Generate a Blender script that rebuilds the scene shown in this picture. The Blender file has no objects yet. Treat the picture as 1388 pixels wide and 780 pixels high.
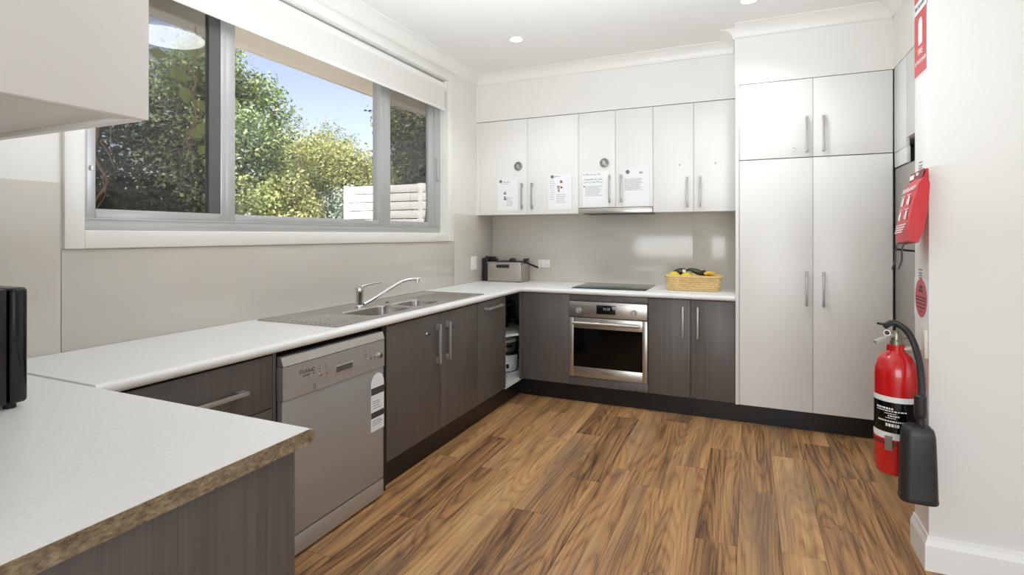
import bpy, bmesh, math, random
from mathutils import Vector, Matrix
random.seed(7)
S = bpy.context.scene
COL = S.collection
PI = math.pi

# ------------------------------------------------------------------ camera, world, lights, exposure
FPX, CX, HY, VX = 728.0, 694.0, 319.0, 1015.0        # calibrated on the 1388 x 780 frame
cam_d = bpy.data.cameras.new('camera')
cam = bpy.data.objects.new('camera', cam_d)
COL.objects.link(cam)
cam_d.sensor_width = 36.0
cam_d.lens = 36.0 * FPX / 1388.0
cam_d.shift_y = -(390.0 - HY) / 1388.0
cam_d.clip_start = 0.02
cam_d.clip_end = 200
cam.location = (0, 0, 1.33)
cam.rotation_euler = (PI / 2, 0, math.atan((VX - CX) / FPX))
S.camera = cam

S.view_settings.view_transform = 'Standard'
S.view_settings.look = 'None'
S.view_settings.gamma = 1.0
S.view_settings.exposure = 0.02
S.view_settings.use_curve_mapping = False
S.cycles.use_denoising = True
S.cycles.max_bounces = 10
S.cycles.diffuse_bounces = 6
S.cycles.transparent_max_bounces = 24
S.cycles.sample_clamp_indirect = 6.0

world = bpy.data.worlds.new('sky')
S.world = world
world.use_nodes = True
wn = world.node_tree
for n in list(wn.nodes): wn.nodes.remove(n)
sky = wn.nodes.new('ShaderNodeTexSky')
sky.sky_type = 'NISHITA'
sky.sun_disc = False
sky.sun_elevation = math.radians(42)
sky.sun_rotation = math.radians(160)
sky.air_density = 1.0
sky.dust_density = 0.6
sky.ozone_density = 1.2
bg = wn.nodes.new('ShaderNodeBackground')
bg.inputs['Strength'].default_value = 0.215
wo = wn.nodes.new('ShaderNodeOutputWorld')
hs = wn.nodes.new('ShaderNodeHueSaturation')
hs.inputs['Saturation'].default_value = 0.70
hs.inputs['Hue'].default_value = 0.52
wn.links.new(sky.outputs[0], hs.inputs['Color'])
wn.links.new(hs.outputs[0], bg.inputs[0])
wn.links.new(bg.outputs[0], wo.inputs[0])

def lamp(name, kind, loc, energy, color=(1, 1, 1), target=None, parent=None, **kw):
    d = bpy.data.lights.new(name, kind)
    d.energy = energy
    d.color = color
    for k, v in kw.items(): setattr(d, k, v)
    o = bpy.data.objects.new(name, d)
    COL.objects.link(o)
    o.location = loc
    if target is not None:
        o.rotation_euler = (Vector(target) - Vector(loc)).to_track_quat('-Z', 'Y').to_euler()
    if parent: o.parent = parent
    return o

lamp('sun', 'SUN', (0, 0, 12), 9.5, (1.0, 0.95, 0.88), target=(-0.12 * 10, 0.66 * 10, 12 - 0.70 * 10), angle=0.01)
# soft fill lamps added behind and beside the camera to even out the room
lamp('fill_rear', 'AREA', (0.6, -3.9, 1.25), 108, (0.86, 0.945, 1.04), target=(0.2, 4, 1.2), shape='RECTANGLE', size=3.4, size_y=2.3)
lamp('fill_side', 'AREA', (3.4, 0.0, 1.35), 4, (0.86, 0.945, 1.02), target=(-2, 1.5, 1.3), shape='RECTANGLE', size=3.0, size_y=2.2)
# unseen up-facing fill added mid-kitchen to brighten the ceiling and bounce down
lamp('bounce_fill', 'AREA', (-0.75, 1.95, 1.30), 47, (0.86, 0.945, 1.03), target=(-0.75, 1.95, 2.9), shape='DISK', size=0.9)
DOWNLIGHT_W = 26

# ------------------------------------------------------------------ materials
def lin(c):
    return tuple(((v / 255) / 12.92 if v <= 10 else (((v / 255) + 0.055) / 1.055) ** 2.4) for v in c) + (1,)

class NT:
    def __init__(s, name):
        s.m = bpy.data.materials.new(name)
        s.m.use_nodes = True
        s.t = s.m.node_tree
        s.b = s.t.nodes['Principled BSDF']
        s.out = s.t.nodes['Material Output']
    def n(s, kind, **kw):
        x = s.t.nodes.new(kind)
        for k, v in kw.items(): setattr(x, k, v)
        return x
    def l(s, a, b): s.t.links.new(a, b)
    def setin(s, node, **kw):
        for k, v in kw.items(): node.inputs[k.replace('_', ' ')].default_value = v
    def math(s, op, a, b=None):
        x = s.n('ShaderNodeMath', operation=op)
        for i, v in enumerate((a, b)):
            if v is None: continue
            if isinstance(v, (int, float)): x.inputs[i].default_value = v
            else: s.l(v, x.inputs[i])
        return x.outputs[0]
    def noise(s, vec, scale, detail=2, rough=0.5, dist=0):
        x = s.n('ShaderNodeTexNoise')
        if vec is not None: s.l(vec, x.inputs['Vector'])
        x.inputs['Scale'].default_value = scale
        x.inputs['Detail'].default_value = detail
        x.inputs['Roughness'].default_value = rough
        x.inputs['Distortion'].default_value = dist
        return x.outputs['Fac']
    def mapping(s, scale=(1, 1, 1), coord='Object', loc=None):
        tc = s.n('ShaderNodeTexCoord')
        mp = s.n('ShaderNodeMapping')
        mp.inputs['Scale'].default_value = scale
        s.l(tc.outputs[coord], mp.inputs['Vector'])
        if loc is not None: s.l(loc, mp.inputs['Location'])
        return mp.outputs[0]
    def ramp(s, fac, stops):
        r = s.n('ShaderNodeValToRGB')
        e = r.color_ramp.elements
        while len(e) < len(stops): e.new(0.5)
        for i, (p, c) in enumerate(stops):
            e[i].position = p
            e[i].color = lin(c) if max(c) > 1 else tuple(c) + (1,)
        s.l(fac, r.inputs[0])
        return r.outputs[0]
    def mix(s, fac, a, b, mode='MIX'):
        x = s.n('ShaderNodeMix', data_type='RGBA', blend_type=mode)
        for sock, v in ((x.inputs[0], fac), (x.inputs[6], a), (x.inputs[7], b)):
            if isinstance(v, (int, float)): sock.default_value = v
            elif isinstance(v, tuple): sock.default_value = v
            else: s.l(v, sock)
        return x.outputs[2]
    def bump(s, h, strength=0.2, dist=0.002):
        x = s.n('ShaderNodeBump')
        x.inputs['Strength'].default_value = strength
        x.inputs['Distance'].default_value = dist
        s.l(h, x.inputs['Height'])
        s.l(x.outputs[0], s.b.inputs['Normal'])

def simple(name, c, rough=0.5, metal=0.0, coat=0.0, var=0.03, scale=6.0, bump=0.0, bscale=200, emit=0, spec=0.5):
    t = NT(name)
    v = t.mapping()
    n = t.noise(v, scale, 3)
    c1 = lin([max(0, k * (1 - var)) for k in c]); c2 = lin([min(255, k * (1 + var)) for k in c])
    t.l(t.mix(n, c1, c2), t.b.inputs['Base Color'])
    t.setin(t.b, Roughness=rough, Metallic=metal)
    t.b.inputs['Coat Weight'].default_value = coat
    t.b.inputs['Specular IOR Level'].default_value = spec
    if bump: t.bump(t.noise(v, bscale, 2), bump)
    if emit:
        t.b.inputs['Emission Color'].default_value = lin(c)
        t.b.inputs['Emission Strength'].default_value = emit
    return t.m

M = {}
M['wall'] = simple('wall_paint', (236, 234, 229), 0.6, bump=0.05, bscale=350, var=0.006)
M['ceiling'] = simple('ceiling_paint', (238, 236, 232), 0.8, var=0.004)
M['trim'] = simple('gloss_trim_paint', (240, 238, 232), 0.35, var=0.004)
M['white_door'] = simple('white_laminate', (235, 233, 229), 0.32, var=0.006, scale=3)
M['white_inner'] = simple('white_board', (226, 223, 217), 0.5, var=0.008)
M['splash'] = simple('taupe_splashback', (206, 200, 190), 0.14, coat=0.2, var=0.012, scale=2)
M['kick'] = simple('black_kickboard', (22, 20, 20), 0.28, var=0.05)
M['alu'] = simple('anodised_aluminium', (188, 188, 187), 0.38, metal=0.35, var=0.02)
M['alu_dark'] = simple('dark_window_seal', (86, 86, 84), 0.5, var=0.05)
M['steel_handle'] = simple('brushed_handle_steel', (176, 172, 168), 0.36, metal=0.5, var=0.03, scale=30)
M['chrome'] = simple('chrome', (225, 226, 226), 0.08, metal=1.0, var=0.01)
M['black'] = simple('black_plastic', (26, 26, 27), 0.35, var=0.08)
M['black_gloss'] = simple('black_gloss', (12, 12, 13), 0.08, var=0.05)
M['rubber'] = simple('black_horn_rubber', (40, 39, 38), 0.42, var=0.12, scale=25)
M['white_plastic'] = simple('white_plastic', (238, 237, 233), 0.3, var=0.006)
M['cream_plastic'] = simple('cream_plastic', (222, 214, 200), 0.4, var=0.02)
M['red'] = simple('extinguisher_red', (200, 22, 26), 0.22, coat=0.5, var=0.05)
M['sign_red'] = simple('sign_red', (200, 70, 74), 0.45, var=0.02)
M['blanket_red'] = simple('vinyl_red', (205, 36, 46), 0.35, var=0.06, scale=14)
M['dark_red'] = simple('dark_red_vinyl', (120, 34, 38), 0.45, var=0.05)
M['paper'] = simple('paper', (238, 239, 240), 0.55, var=0.012, scale=9)
M['ink'] = simple('grey_ink', (160, 161, 164), 0.7, var=0.05)
M['ink_dark'] = simple('dark_ink', (70, 66, 66), 0.7, var=0.05)
M['ink_mid'] = simple('grey_magnet_face', (118, 116, 115), 0.4, var=0.05)
M['magnet_dark'] = simple('printed_picture', (112, 104, 100), 0.25, var=0.5, scale=45)
M['ink_teal'] = simple('teal_pen_ink', (62, 124, 122), 0.7, var=0.1)
M['ink_red'] = simple('red_ink', (150, 74, 72), 0.7, var=0.1)
M['white_ink'] = simple('white_print', (236, 234, 232), 0.5, var=0.01)
M['brass'] = simple('valve_brass', (150, 150, 128), 0.35, metal=0.8, var=0.1, scale=40)
M['grey_tape'] = simple('grey_clip', (186, 182, 172), 0.4, metal=0.4, var=0.05)
M['magnet'] = simple('silver_magnet', (168, 164, 160), 0.3, metal=0.6, var=0.4, scale=60)
M['fence'] = simple('white_fence_paint', (240, 238, 236), 0.5, var=0.01)
M['soffit'] = simple('beige_soffit', (240, 231, 218), 0.7, var=0.01)
M['lemon'] = simple('lemon_skin', (232, 205, 58), 0.45, bump=0.3, bscale=120, var=0.06, scale=30)
M['banana'] = simple('banana_skin', (235, 186, 58), 0.5, var=0.1, scale=25)
M['tip'] = simple('brown_stem', (62, 46, 34), 0.7, var=0.2)
M['zucchini'] = simple('zucchini_skin', (58, 66, 50), 0.4, var=0.3, scale=60)
M['aubergine'] = simple('aubergine_skin', (62, 44, 44), 0.25, var=0.15)
M['pot_steel'] = simple('pot_steel', (170, 164, 152), 0.28, metal=0.8, var=0.05)
M['bark'] = simple('bark', (112, 92, 72), 0.9, var=0.3, scale=14, bump=0.5, bscale=30)
M['vine_bark'] = simple('pale_vine_bark', (206, 162, 128), 0.85, var=0.25, scale=20)
M['bounce_slab'] = simple('pale_bounce_slab', (214, 206, 194), 0.8, var=0.06, scale=4, bump=0.2, bscale=60)  # pale surface of the added bounce slab
M['soil'] = simple('mulch', (104, 84, 74), 0.95, var=0.35, scale=9, bump=0.6, bscale=30)
M['socket_hole'] = simple('socket_slot', (70, 68, 66), 0.5)

def brushed(name, c, rough, axis_scale, metal=0.9, amt=0.08):
    t = NT(name)
    v = t.mapping(axis_scale)
    n = t.noise(v, 1.0, 3, 0.6)
    t.l(t.mix(n, lin([k * (1 - amt) for k in c]), lin([min(255, k * (1 + amt)) for k in c])), t.b.inputs['Base Color'])
    t.l(t.math('ADD', t.math('MULTIPLY', n, 0.14), rough), t.b.inputs['Roughness'])
    t.setin(t.b, Metallic=metal)
    return t.m
M['steel'] = brushed('brushed_steel', (186, 180, 172), 0.24, (3, 3, 260))
M['dw_steel'] = brushed('dishwasher_steel', (174, 172, 168), 0.30, (3, 3, 240), 0.4, 0.04)
M['dw_panel'] = brushed('dishwasher_panel', (180, 178, 174), 0.28, (3, 3, 240), 0.4, 0.04)
M['dw_lid'] = brushed('dishwasher_top_edge', (190, 186, 180), 0.35, (3, 3, 240), 0.6)
M['sink_steel'] = simple('sink_steel', (190, 186, 180), 0.22, metal=0.9, var=0.01, scale=3)
M['fridge'] = brushed('fridge_steel', (176, 171, 166), 0.34, (3, 3, 240), 0.6)

def laminate(name, c, amt):
    t = NT(name)
    a = t.noise(t.mapping((170, 170, 2.2)), 1.0, 3, 0.65)
    b = t.noise(t.mapping((38, 38, 0.9)), 1.0, 2, 0.5)
    f = t.math('ADD', t.math('MULTIPLY', a, 0.65), t.math('MULTIPLY', b, 0.35))
    t.l(t.ramp(f, [(0.34, [k * (1 - amt) for k in c]), (0.5, c), (0.66, [k * (1 + amt) for k in c])]), t.b.inputs['Base Color'])
    t.setin(t.b, Roughness=0.42)
    t.bump(a, 0.12, 0.001)
    return t.m
M['dark_wood'] = laminate('dark_timber_laminate', (95, 88, 83), 0.10)

def worktop():
    t = NT('speckled_worktop')
    v = t.mapping()
    a = t.noise(v, 260, 2, 0.7)
    b = t.noise(v, 90, 2)
    f = t.math('ADD', t.math('MULTIPLY', a, 0.6), t.math('MULTIPLY', b, 0.4))
    t.l(t.ramp(f, [(0.32, (224, 222, 219)), (0.44, (237, 236, 233)), (0.62, (240, 239, 237))]), t.b.inputs['Base Color'])
    t.setin(t.b, Roughness=0.36)
    return t.m
M['worktop'] = worktop()

def chipboard():
    t = NT('raw_chipboard_edge')
    v = t.mapping((1, 0.45, 1))
    a = t.noise(v, 190, 3, 0.7)
    b = t.noise(v, 55, 2)
    f = t.math('ADD', t.math('MULTIPLY', a, 0.6), t.math('MULTIPLY', b, 0.4))
    t.l(t.ramp(f, [(0.32, (74, 60, 46)), (0.45, (124, 106, 82)), (0.55, (146, 127, 100)), (0.68, (176, 158, 130))]), t.b.inputs['Base Color'])
    t.setin(t.b, Roughness=0.9)
    t.bump(a, 0.5, 0.002)
    return t.m
M['chipboard'] = chipboard()

def floor_mat():
    t = NT('timber_vinyl_plank')
    oi = t.n('ShaderNodeObjectInfo')
    rnd = oi.outputs['Random']
    comb = t.n('ShaderNodeCombineXYZ')
    t.l(t.math('MULTIPLY', rnd, 53.0), comb.inputs[0])
    t.l(t.math('MULTIPLY', rnd, 91.0), comb.inputs[1])
    t.l(t.math('MULTIPLY', rnd, 17.0), comb.inputs[2])
    big = t.noise(t.mapping((7.0, 0.7, 1), loc=comb.outputs[0]), 1.0, 0.6, 0.4, 0.0)
    wob = t.noise(t.mapping((30, 5, 1), loc=comb.outputs[0]), 1.0, 2, 0.5)
    rings = t.math('SINE', t.math('ADD', t.math('MULTIPLY', big, 105.0), t.math('MULTIPLY', wob, 5.0)))
    rings = t.math('POWER', t.math('ADD', t.math('MULTIPLY', rings, 0.5), 0.5), 0.4)
    fine = t.noise(t.mapping((230, 2.2, 1), loc=comb.outputs[0]), 1.0, 3, 0.75)
    mid = t.noise(t.mapping((55, 0.6, 1), loc=comb.outputs[0]), 1.0, 3, 0.65)
    patch = t.noise(t.mapping((12, 0.7, 1), loc=comb.outputs[0]), 1.0, 3, 0.6)
    f = t.math('ADD', t.math('MULTIPLY', rings, 0.08), t.math('ADD', t.math('MULTIPLY', fine, 0.36), t.math('ADD', t.math('MULTIPLY', patch, 0.42), t.math('MULTIPLY', mid, 0.20))))
    f = t.math('ADD', f, t.math('MULTIPLY', t.math('SUBTRACT', rnd, 0.5), 0.12))
    c = t.ramp(f, [(0.39, (88, 61, 42)), (0.47, (138, 100, 65)), (0.54, (174, 130, 84)), (0.62, (198, 153, 102)), (0.74, (222, 182, 132))])
    # cooler grey-brown heartwood here and there
    g = t.noise(t.mapping((5, 0.9, 1), loc=comb.outputs[0]), 1.0, 2)
    gm = t.ramp(g, [(0.50, (0, 0, 0)), (0.68, (0.5, 0.5, 0.5))])
    c = t.mix(gm, c, lin((122, 104, 88)))
    t.l(c, t.b.inputs['Base Color'])
    t.l(t.math('ADD', 0.36, t.math('MULTIPLY', fine, 0.16)), t.b.inputs['Roughness'])
    t.setin(t.b)
    t.b.inputs['Specular IOR Level'].default_value = 0.4
    t.bump(fine, 0.15, 0.0006)
    return t.m
M['floor'] = floor_mat()
M['floor_base'] = simple('floor_underlay', (96, 70, 48), 0.8, var=0.1)

def leaf_mat(name, stops, trans=0.35):
    t = NT(name)
    g = t.n('ShaderNodeNewGeometry')
    n = t.noise(t.mapping(), 1.6, 2)
    f = t.math('ADD', t.math('MULTIPLY', g.outputs['Random Per Island'], 0.65), t.math('MULTIPLY', n, 0.35))
    c = t.ramp(f, stops)
    t.l(c, t.b.inputs['Base Color'])
    t.setin(t.b, Roughness=0.4)
    tr = t.n('ShaderNodeBsdfTranslucent')
    t.l(c, tr.inputs[0])
    mx = t.n('ShaderNodeMixShader')
    mx.inputs[0].default_value = trans
    t.l(t.b.outputs[0], mx.inputs[1]); t.l(tr.outputs[0], mx.inputs[2])
    t.l(mx.outputs[0], t.out.inputs[0])
    return t.m
M['leaf_green'] = leaf_mat('green_leaves', [(0.1, (98, 118, 79)), (0.45, (156, 175, 118)), (0.75, (199, 211, 149)), (0.95, (245, 245, 202))])
M['leaf_yellow'] = leaf_mat('yellow_green_leaves', [(0.1, (119, 125, 78)), (0.45, (180, 182, 119)), (0.75, (221, 221, 153)), (0.95, (245, 245, 192))])
M['leaf_grey'] = leaf_mat('grey_green_leaves', [(0.1, (124, 140, 126)), (0.5, (172, 186, 168)), (0.9, (230, 237, 221))])
M['leaf_dark'] = leaf_mat('dark_leaves', [(0.1, (36, 42, 28)), (0.5, (63, 70, 46)), (0.8, (93, 99, 59)), (0.97, (142, 146, 91))], 0.2)
M['leaf_vine'] = leaf_mat('vine_leaves', [(0.0, (160, 192, 112)), (1.0, (236, 240, 150))], 0.5)

def thin_glass():
    t = NT('window_glass')
    tr = t.n('ShaderNodeBsdfTransparent')
    tr.inputs[0].default_value = (0.96, 0.97, 0.965, 1)
    gl = t.n('ShaderNodeBsdfGlossy')
    gl.inputs['Roughness'].default_value = 0.0
    lw = t.n('ShaderNodeLayerWeight'); lw.inputs[0].default_value = 0.5
    fr = t.math('ADD', 0.04, t.math('MULTIPLY', 0.96, t.math('POWER', lw.outputs['Facing'], 5.0)))
    mx = t.n('ShaderNodeMixShader')
    t.l(fr, mx.inputs[0]); t.l(tr.outputs[0], mx.inputs[1]); t.l(gl.outputs[0], mx.inputs[2])
    t.l(mx.outputs[0], t.out.inputs[0])
    return t.m
M['glass'] = thin_glass()
def fly_screen():
    t = NT('insect_mesh')
    tr = t.n('ShaderNodeBsdfTransparent')
    t.setin(t.b, Roughness=0.7)
    t.b.inputs['Base Color'].default_value = lin((34, 30, 28))
    mx = t.n('ShaderNodeMixShader'); mx.inputs[0].default_value = 0.38
    t.l(tr.outputs[0], mx.inputs[1]); t.l(t.b.outputs[0], mx.inputs[2])
    t.l(mx.outputs[0], t.out.inputs[0])
    return t.m
M['screen'] = fly_screen()
def emit(name, c, s):
    t = NT(name)
    t.b.inputs['Base Color'].default_value = lin(c)
    t.b.inputs['Emission Color'].default_value = lin(c)
    t.b.inputs['Emission Strength'].default_value = s
    return t.m
M['lamp_lens'] = emit('lamp_lens', (255, 250, 242), 9.0)
M['oyster_lens'] = emit('oyster_lens', (246, 250, 255), 10.0)
M['display'] = emit('display_digits', (150, 160, 165), 0.5)

def oven_glass():
    t = NT('oven_door_glass')
    tr = t.n('ShaderNodeBsdfTransparent'); tr.inputs[0].default_value = (0.22, 0.21, 0.2, 1)
    t.b.inputs['Base Color'].default_value = lin((14, 13, 13)); t.setin(t.b, Roughness=0.06)
    mx = t.n('ShaderNodeMixShader'); mx.inputs[0].default_value = 0.55
    t.l(tr.outputs[0], mx.inputs[1]); t.l(t.b.outputs[0], mx.inputs[2])
    t.l(mx.outputs[0], t.out.inputs[0])
    return t.m
M['oven_glass'] = oven_glass()
M['oven_inside'] = simple('oven_enamel', (54, 50, 48), 0.4, var=0.1)
M['straw'] = simple('basket_straw', (226, 192, 138), 0.7, var=0.16, scale=40, bump=0.3, bscale=150)

# ------------------------------------------------------------------ mesh helpers
class MB:
    def __init__(s): s.bm = bmesh.new()
    def _bev(s, verts, w, seg=2):
        edges = list({e for v in verts for e in v.link_edges})
        bmesh.ops.bevel(s.bm, geom=edges, offset=w, offset_type='OFFSET', segments=seg, profile=0.5, affect='EDGES')
    def box(s, x0, x1, y0, y1, z0, z1, bev=0, seg=2):
        r = bmesh.ops.create_cube(s.bm, size=1.0)
        for v in r['verts']:
            v.co = Vector(((x0 + x1) / 2 + v.co.x * (x1 - x0), (y0 + y1) / 2 + v.co.y * (y1 - y0), (z0 + z1) / 2 + v.co.z * (z1 - z0)))
        if bev: s._bev(r['verts'], min(bev, 0.45 * min(abs(x1 - x0), abs(y1 - y0), abs(z1 - z0))), seg)
        return s
    def cyl(s, p0, p1, r0, r1=None, seg=20):
        p0, p1 = Vector(p0), Vector(p1)
        r1 = r0 if r1 is None else r1
        d = p1 - p0
        rot = d.to_track_quat('Z', 'Y').to_matrix().to_4x4()
        m = Matrix.Translation((p0 + p1) / 2) @ rot
        bmesh.ops.create_cone(s.bm, cap_ends=True, segments=seg, radius1=r0, radius2=r1, depth=d.length, matrix=m)
        return s
    def sphere(s, c, r, scale=(1, 1, 1), u=16, v=10, rot=None):
        m = Matrix.Translation(c) @ (rot.to_4x4() if rot else Matrix.Identity(4)) @ Matrix.Diagonal((*scale, 1))
        bmesh.ops.create_uvsphere(s.bm, u_segments=u, v_segments=v, radius=r, matrix=m)
        return s
    def lathe(s, prof, c=(0, 0, 0), seg=28, sx=1, sy=1):
        rings = []
        for r, z in prof:
            rings.append([s.bm.verts.new((c[0] + sx * r * math.cos(2 * PI * k / seg), c[1] + sy * r * math.sin(2 * PI * k / seg), c[2] + z)) for k in range(seg)])
        for a, b in zip(rings, rings[1:]):
            for k in range(seg):
                s.bm.faces.new((a[k], a[(k + 1) % seg], b[(k + 1) % seg], b[k]))
        if prof[0][0] > 1e-6: s.bm.faces.new(list(reversed(rings[0])))
        if prof[-1][0] > 1e-6: s.bm.faces.new(rings[-1])
        return s
    def tube(s, pts, r, seg=8, cap=True):
        pts = [Vector(p) for p in pts]
        rs = r if isinstance(r, (list, tuple)) else [r] * len(pts)
        up = Vector((0, 0, 1)); rings = []
        t0 = (pts[1] - pts[0]).normalized()
        if abs(t0.dot(up)) > 0.9: up = Vector((1, 0, 0))
        nrm = (up - t0 * up.dot(t0)).normalized()
        for i, p in enumerate(pts):
            t = (pts[min(i + 1, len(pts) - 1)] - pts[max(i - 1, 0)]).normalized()
            nrm = (nrm - t * nrm.dot(t)).normalized()
            b = t.cross(nrm)
            rings.append([s.bm.verts.new(p + rs[i] * (nrm * math.cos(2 * PI * k / seg) + b * math.sin(2 * PI * k / seg))) for k in range(seg)])
        for a, b in zip(rings, rings[1:]):
            for k in range(seg): s.bm.faces.new((a[k], a[(k + 1) % seg], b[(k + 1) % seg], b[k]))
        if cap:
            s.bm.faces.new(list(reversed(rings[0]))); s.bm.faces.new(rings[-1])
        return s
    def prism(s, poly, axis, a, b):
        # poly: 2D points; axis x -> (y,z), y -> (x,z), z -> (x,y)
        f = {'x': lambda p, t: (t, p[0], p[1]), 'y': lambda p, t: (p[0], t, p[1]), 'z': lambda p, t: (p[0], p[1], t)}[axis]
        A = [s.bm.verts.new(f(p, a)) for p in poly]; B = [s.bm.verts.new(f(p, b)) for p in poly]
        n = len(poly)
        s.bm.faces.new(A); s.bm.faces.new(list(reversed(B)))
        for i in range(n): s.bm.faces.new((A[i], A[(i + 1) % n], B[(i + 1) % n], B[i]))
        return s
    def quad(s, *p):
        s.bm.faces.new([s.bm.verts.new(q) for q in p]); return s

def obj(name, mb, mat, parent=None, kind=None, at=None, smooth=True, label=None):
    bm = mb.bm
    bmesh.ops.recalc_face_normals(bm, faces=bm.faces[:])
    me = bpy.data.meshes.new(name)
    org = at if at is not None else (parent.get('org', (0, 0, 0)) if parent else (0, 0, 0))
    org = Vector(org)
    if org.length > 0: bmesh.ops.translate(bm, verts=bm.verts[:], vec=-org)
    if smooth:
        for f in bm.faces: f.smooth = True
    bm.to_mesh(me); bm.free()
    if smooth: me.set_sharp_from_angle(angle=math.radians(32))
    o = bpy.data.objects.new(name, me)
    COL.objects.link(o)
    me.materials.append(mat if not isinstance(mat, str) else M[mat])
    if parent: o.parent = parent
    elif at is not None: o.location = org
    if parent: o['org'] = tuple(parent.get('org', (0, 0, 0)))
    else: o['org'] = tuple(org)
    if kind: o['kind'] = kind
    if label: o['label'] = label
    return o

def thing(name, label, cat, loc=(0, 0, 0), group=None, rot=None, local=False):
    o = bpy.data.objects.new(name, None)
    o.empty_display_size = 0.05
    COL.objects.link(o)
    o.location = loc
    if rot: o.rotation_euler = rot
    o['label'] = label; o['category'] = cat
    o['org'] = (0, 0, 0) if (rot or local) else tuple(loc)
    if group: o['group'] = group
    return o
def tag(o, label, cat, group=None, kind=None):
    o['label'] = label; o['category'] = cat
    if group: o['group'] = group
    if kind: o['kind'] = kind
    return o
def struct(name, mb, mat, parent=None, **kw):
    return obj(name, mb, mat, parent, kind=None if parent else 'structure', **kw)

def B(*a, **k): return MB().box(*a, **k)

def text_mesh(s, size, origin, right, up, depth=0.0006, align='CENTER', shear=0):
    cu = bpy.data.curves.new('t', 'FONT')
    cu.body = s; cu.size = size; cu.extrude = depth / 2; cu.resolution_u = 2
    cu.align_x = align; cu.align_y = 'CENTER'; cu.shear = shear
    o = bpy.data.objects.new('t', cu); COL.objects.link(o)
    dg = bpy.context.evaluated_depsgraph_get()
    me = bpy.data.meshes.new_from_object(o.evaluated_get(dg))
    r = Vector(right).normalized(); u = Vector(up).normalized(); n = r.cross(u)
    mt = Matrix((r, u, n)).transposed().to_4x4(); mt.translation = Vector(origin) + n * depth / 2
    me.transform(mt)
    mb = MB(); mb.bm.from_mesh(me)
    bpy.data.objects.remove(o); bpy.data.curves.remove(cu); bpy.data.meshes.remove(me)
    return mb
def merge(*mbs):
    a = mbs[0]
    for b in mbs[1:]:
        me = bpy.data.meshes.new('m'); b.bm.to_mesh(me); b.bm.free(); a.bm.from_mesh(me); bpy.data.meshes.remove(me)
    return a

# smooth with Catmull-Rom
def crom(P_, n=5):
    P_ = [Vector(p) for p in P_]; out = []
    for i in range(len(P_) - 1):
        p0, p1, p2, p3 = P_[max(i - 1, 0)], P_[i], P_[i + 1], P_[min(i + 2, len(P_) - 1)]
        for k in range(n):
            s_ = k / n
            out.append(0.5 * ((2 * p1) + (p2 - p0) * s_ + (2 * p0 - 5 * p1 + 4 * p2 - p3) * s_ ** 2 + (3 * p1 - p0 - 3 * p2 + p3) * s_ ** 3))
    out.append(P_[-1]); return out

# ------------------------------------------------------------------ the setting
XW, YB, ZC = -2.31, 4.75, 2.79
WY0, WY1, WZ0, WZ1 = 1.205, 3.885, 1.345, 2.62       # window opening
EXT = -2.50                                          # outer face of the window wall
mb = MB()
mb.box(EXT, XW, -4.0, WY0, -0.02, ZC).box(EXT, XW, WY1, YB + 0.15, -0.02, ZC)
mb.box(EXT, XW, WY0, WY1, -0.02, WZ0).box(EXT, XW, WY0, WY1, WZ1, ZC)
wall_left = struct('wall_left', mb, 'wall')
wall_back = struct('wall_back', B(XW, 2.4, YB, YB + 0.15, -0.02, ZC), 'wall')
struct('ceiling', B(EXT, 3.6, -4.0, YB + 0.15, ZC, ZC + 0.25), 'ceiling')
# stub wall on the right that carries the fire gear, and the rest of the open-plan room
wall_right = struct('wall_right', B(0.655, 3.4, 2.625, 2.822, -0.02, ZC, bev=0.004), 'wall')
struct('wall_alcove', B(1.62, 1.75, 2.822, YB, -0.02, ZC), 'wall')
struct('wall_front', B(XW, -0.95, 0.06, 0.20, -0.02, ZC), 'wall')
mb = MB()
mb.box(EXT, -1.6, -4.1, -4.0, -0.02, ZC).box(-1.6, 2.8, -4.1, -4.0, 2.45, ZC).box(2.8, 3.6, -4.1, -4.0, -0.02, ZC)
struct('wall_rear', mb, 'wall')
mb = MB()
mb.box(3.45, 3.6, -4.0, -1.6, -0.02, ZC).box(3.45, 3.6, 1.6, 2.9, -0.02, ZC).box(3.45, 3.6, -1.6, 1.6, 2.5, ZC).box(3.45, 3.6, -1.6, 1.6, -0.02, 0.2)
struct('wall_side', mb, 'wall')

floor = struct('floor', B(EXT, 3.6, -4.0, YB + 0.15, -0.06, -0.004), 'floor_base')
PW, PL = 0.17, 1.08
joints = {0: 3.055, 1: 2.52, -1: 2.487, -2: 3.237, -3: 2.895, -4: 3.044, -5: 2.834, 2: 2.81, 3: 3.432, 4: 3.02, -6: 2.4, -7: 3.35, -8: 2.75}
plank_mesh = {}
random.seed(11)
for c in range(-11, 13):
    x0 = -0.045 + c * PW
    y0 = joints.get(c, 2.2 + random.random() * PL)
    k0 = -3 if c < 6 else -3
    for k in range(-3, 4):
        a, b = y0 + k * PL, y0 + (k + 1) * PL
        a = max(a, -0.4); b = min(b, 4.22)
        if b - a < 0.06: continue
        if c <= -10: a = max(a, 0.5)
        L = round(b - a, 3)
        if L not in plank_mesh:
            m_ = MB().box(0.0004, PW - 0.0004, 0.0004, L - 0.0004, -0.004, 0.0, bev=0.0012, seg=1)
            p = obj('plank', m_, 'floor', floor, smooth=False)
            plank_mesh[L] = p.data
        else:
            p = bpy.data.objects.new('plank', plank_mesh[L]); COL.objects.link(p); p.parent = floor
        p.location = (x0, a, 0)

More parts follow.
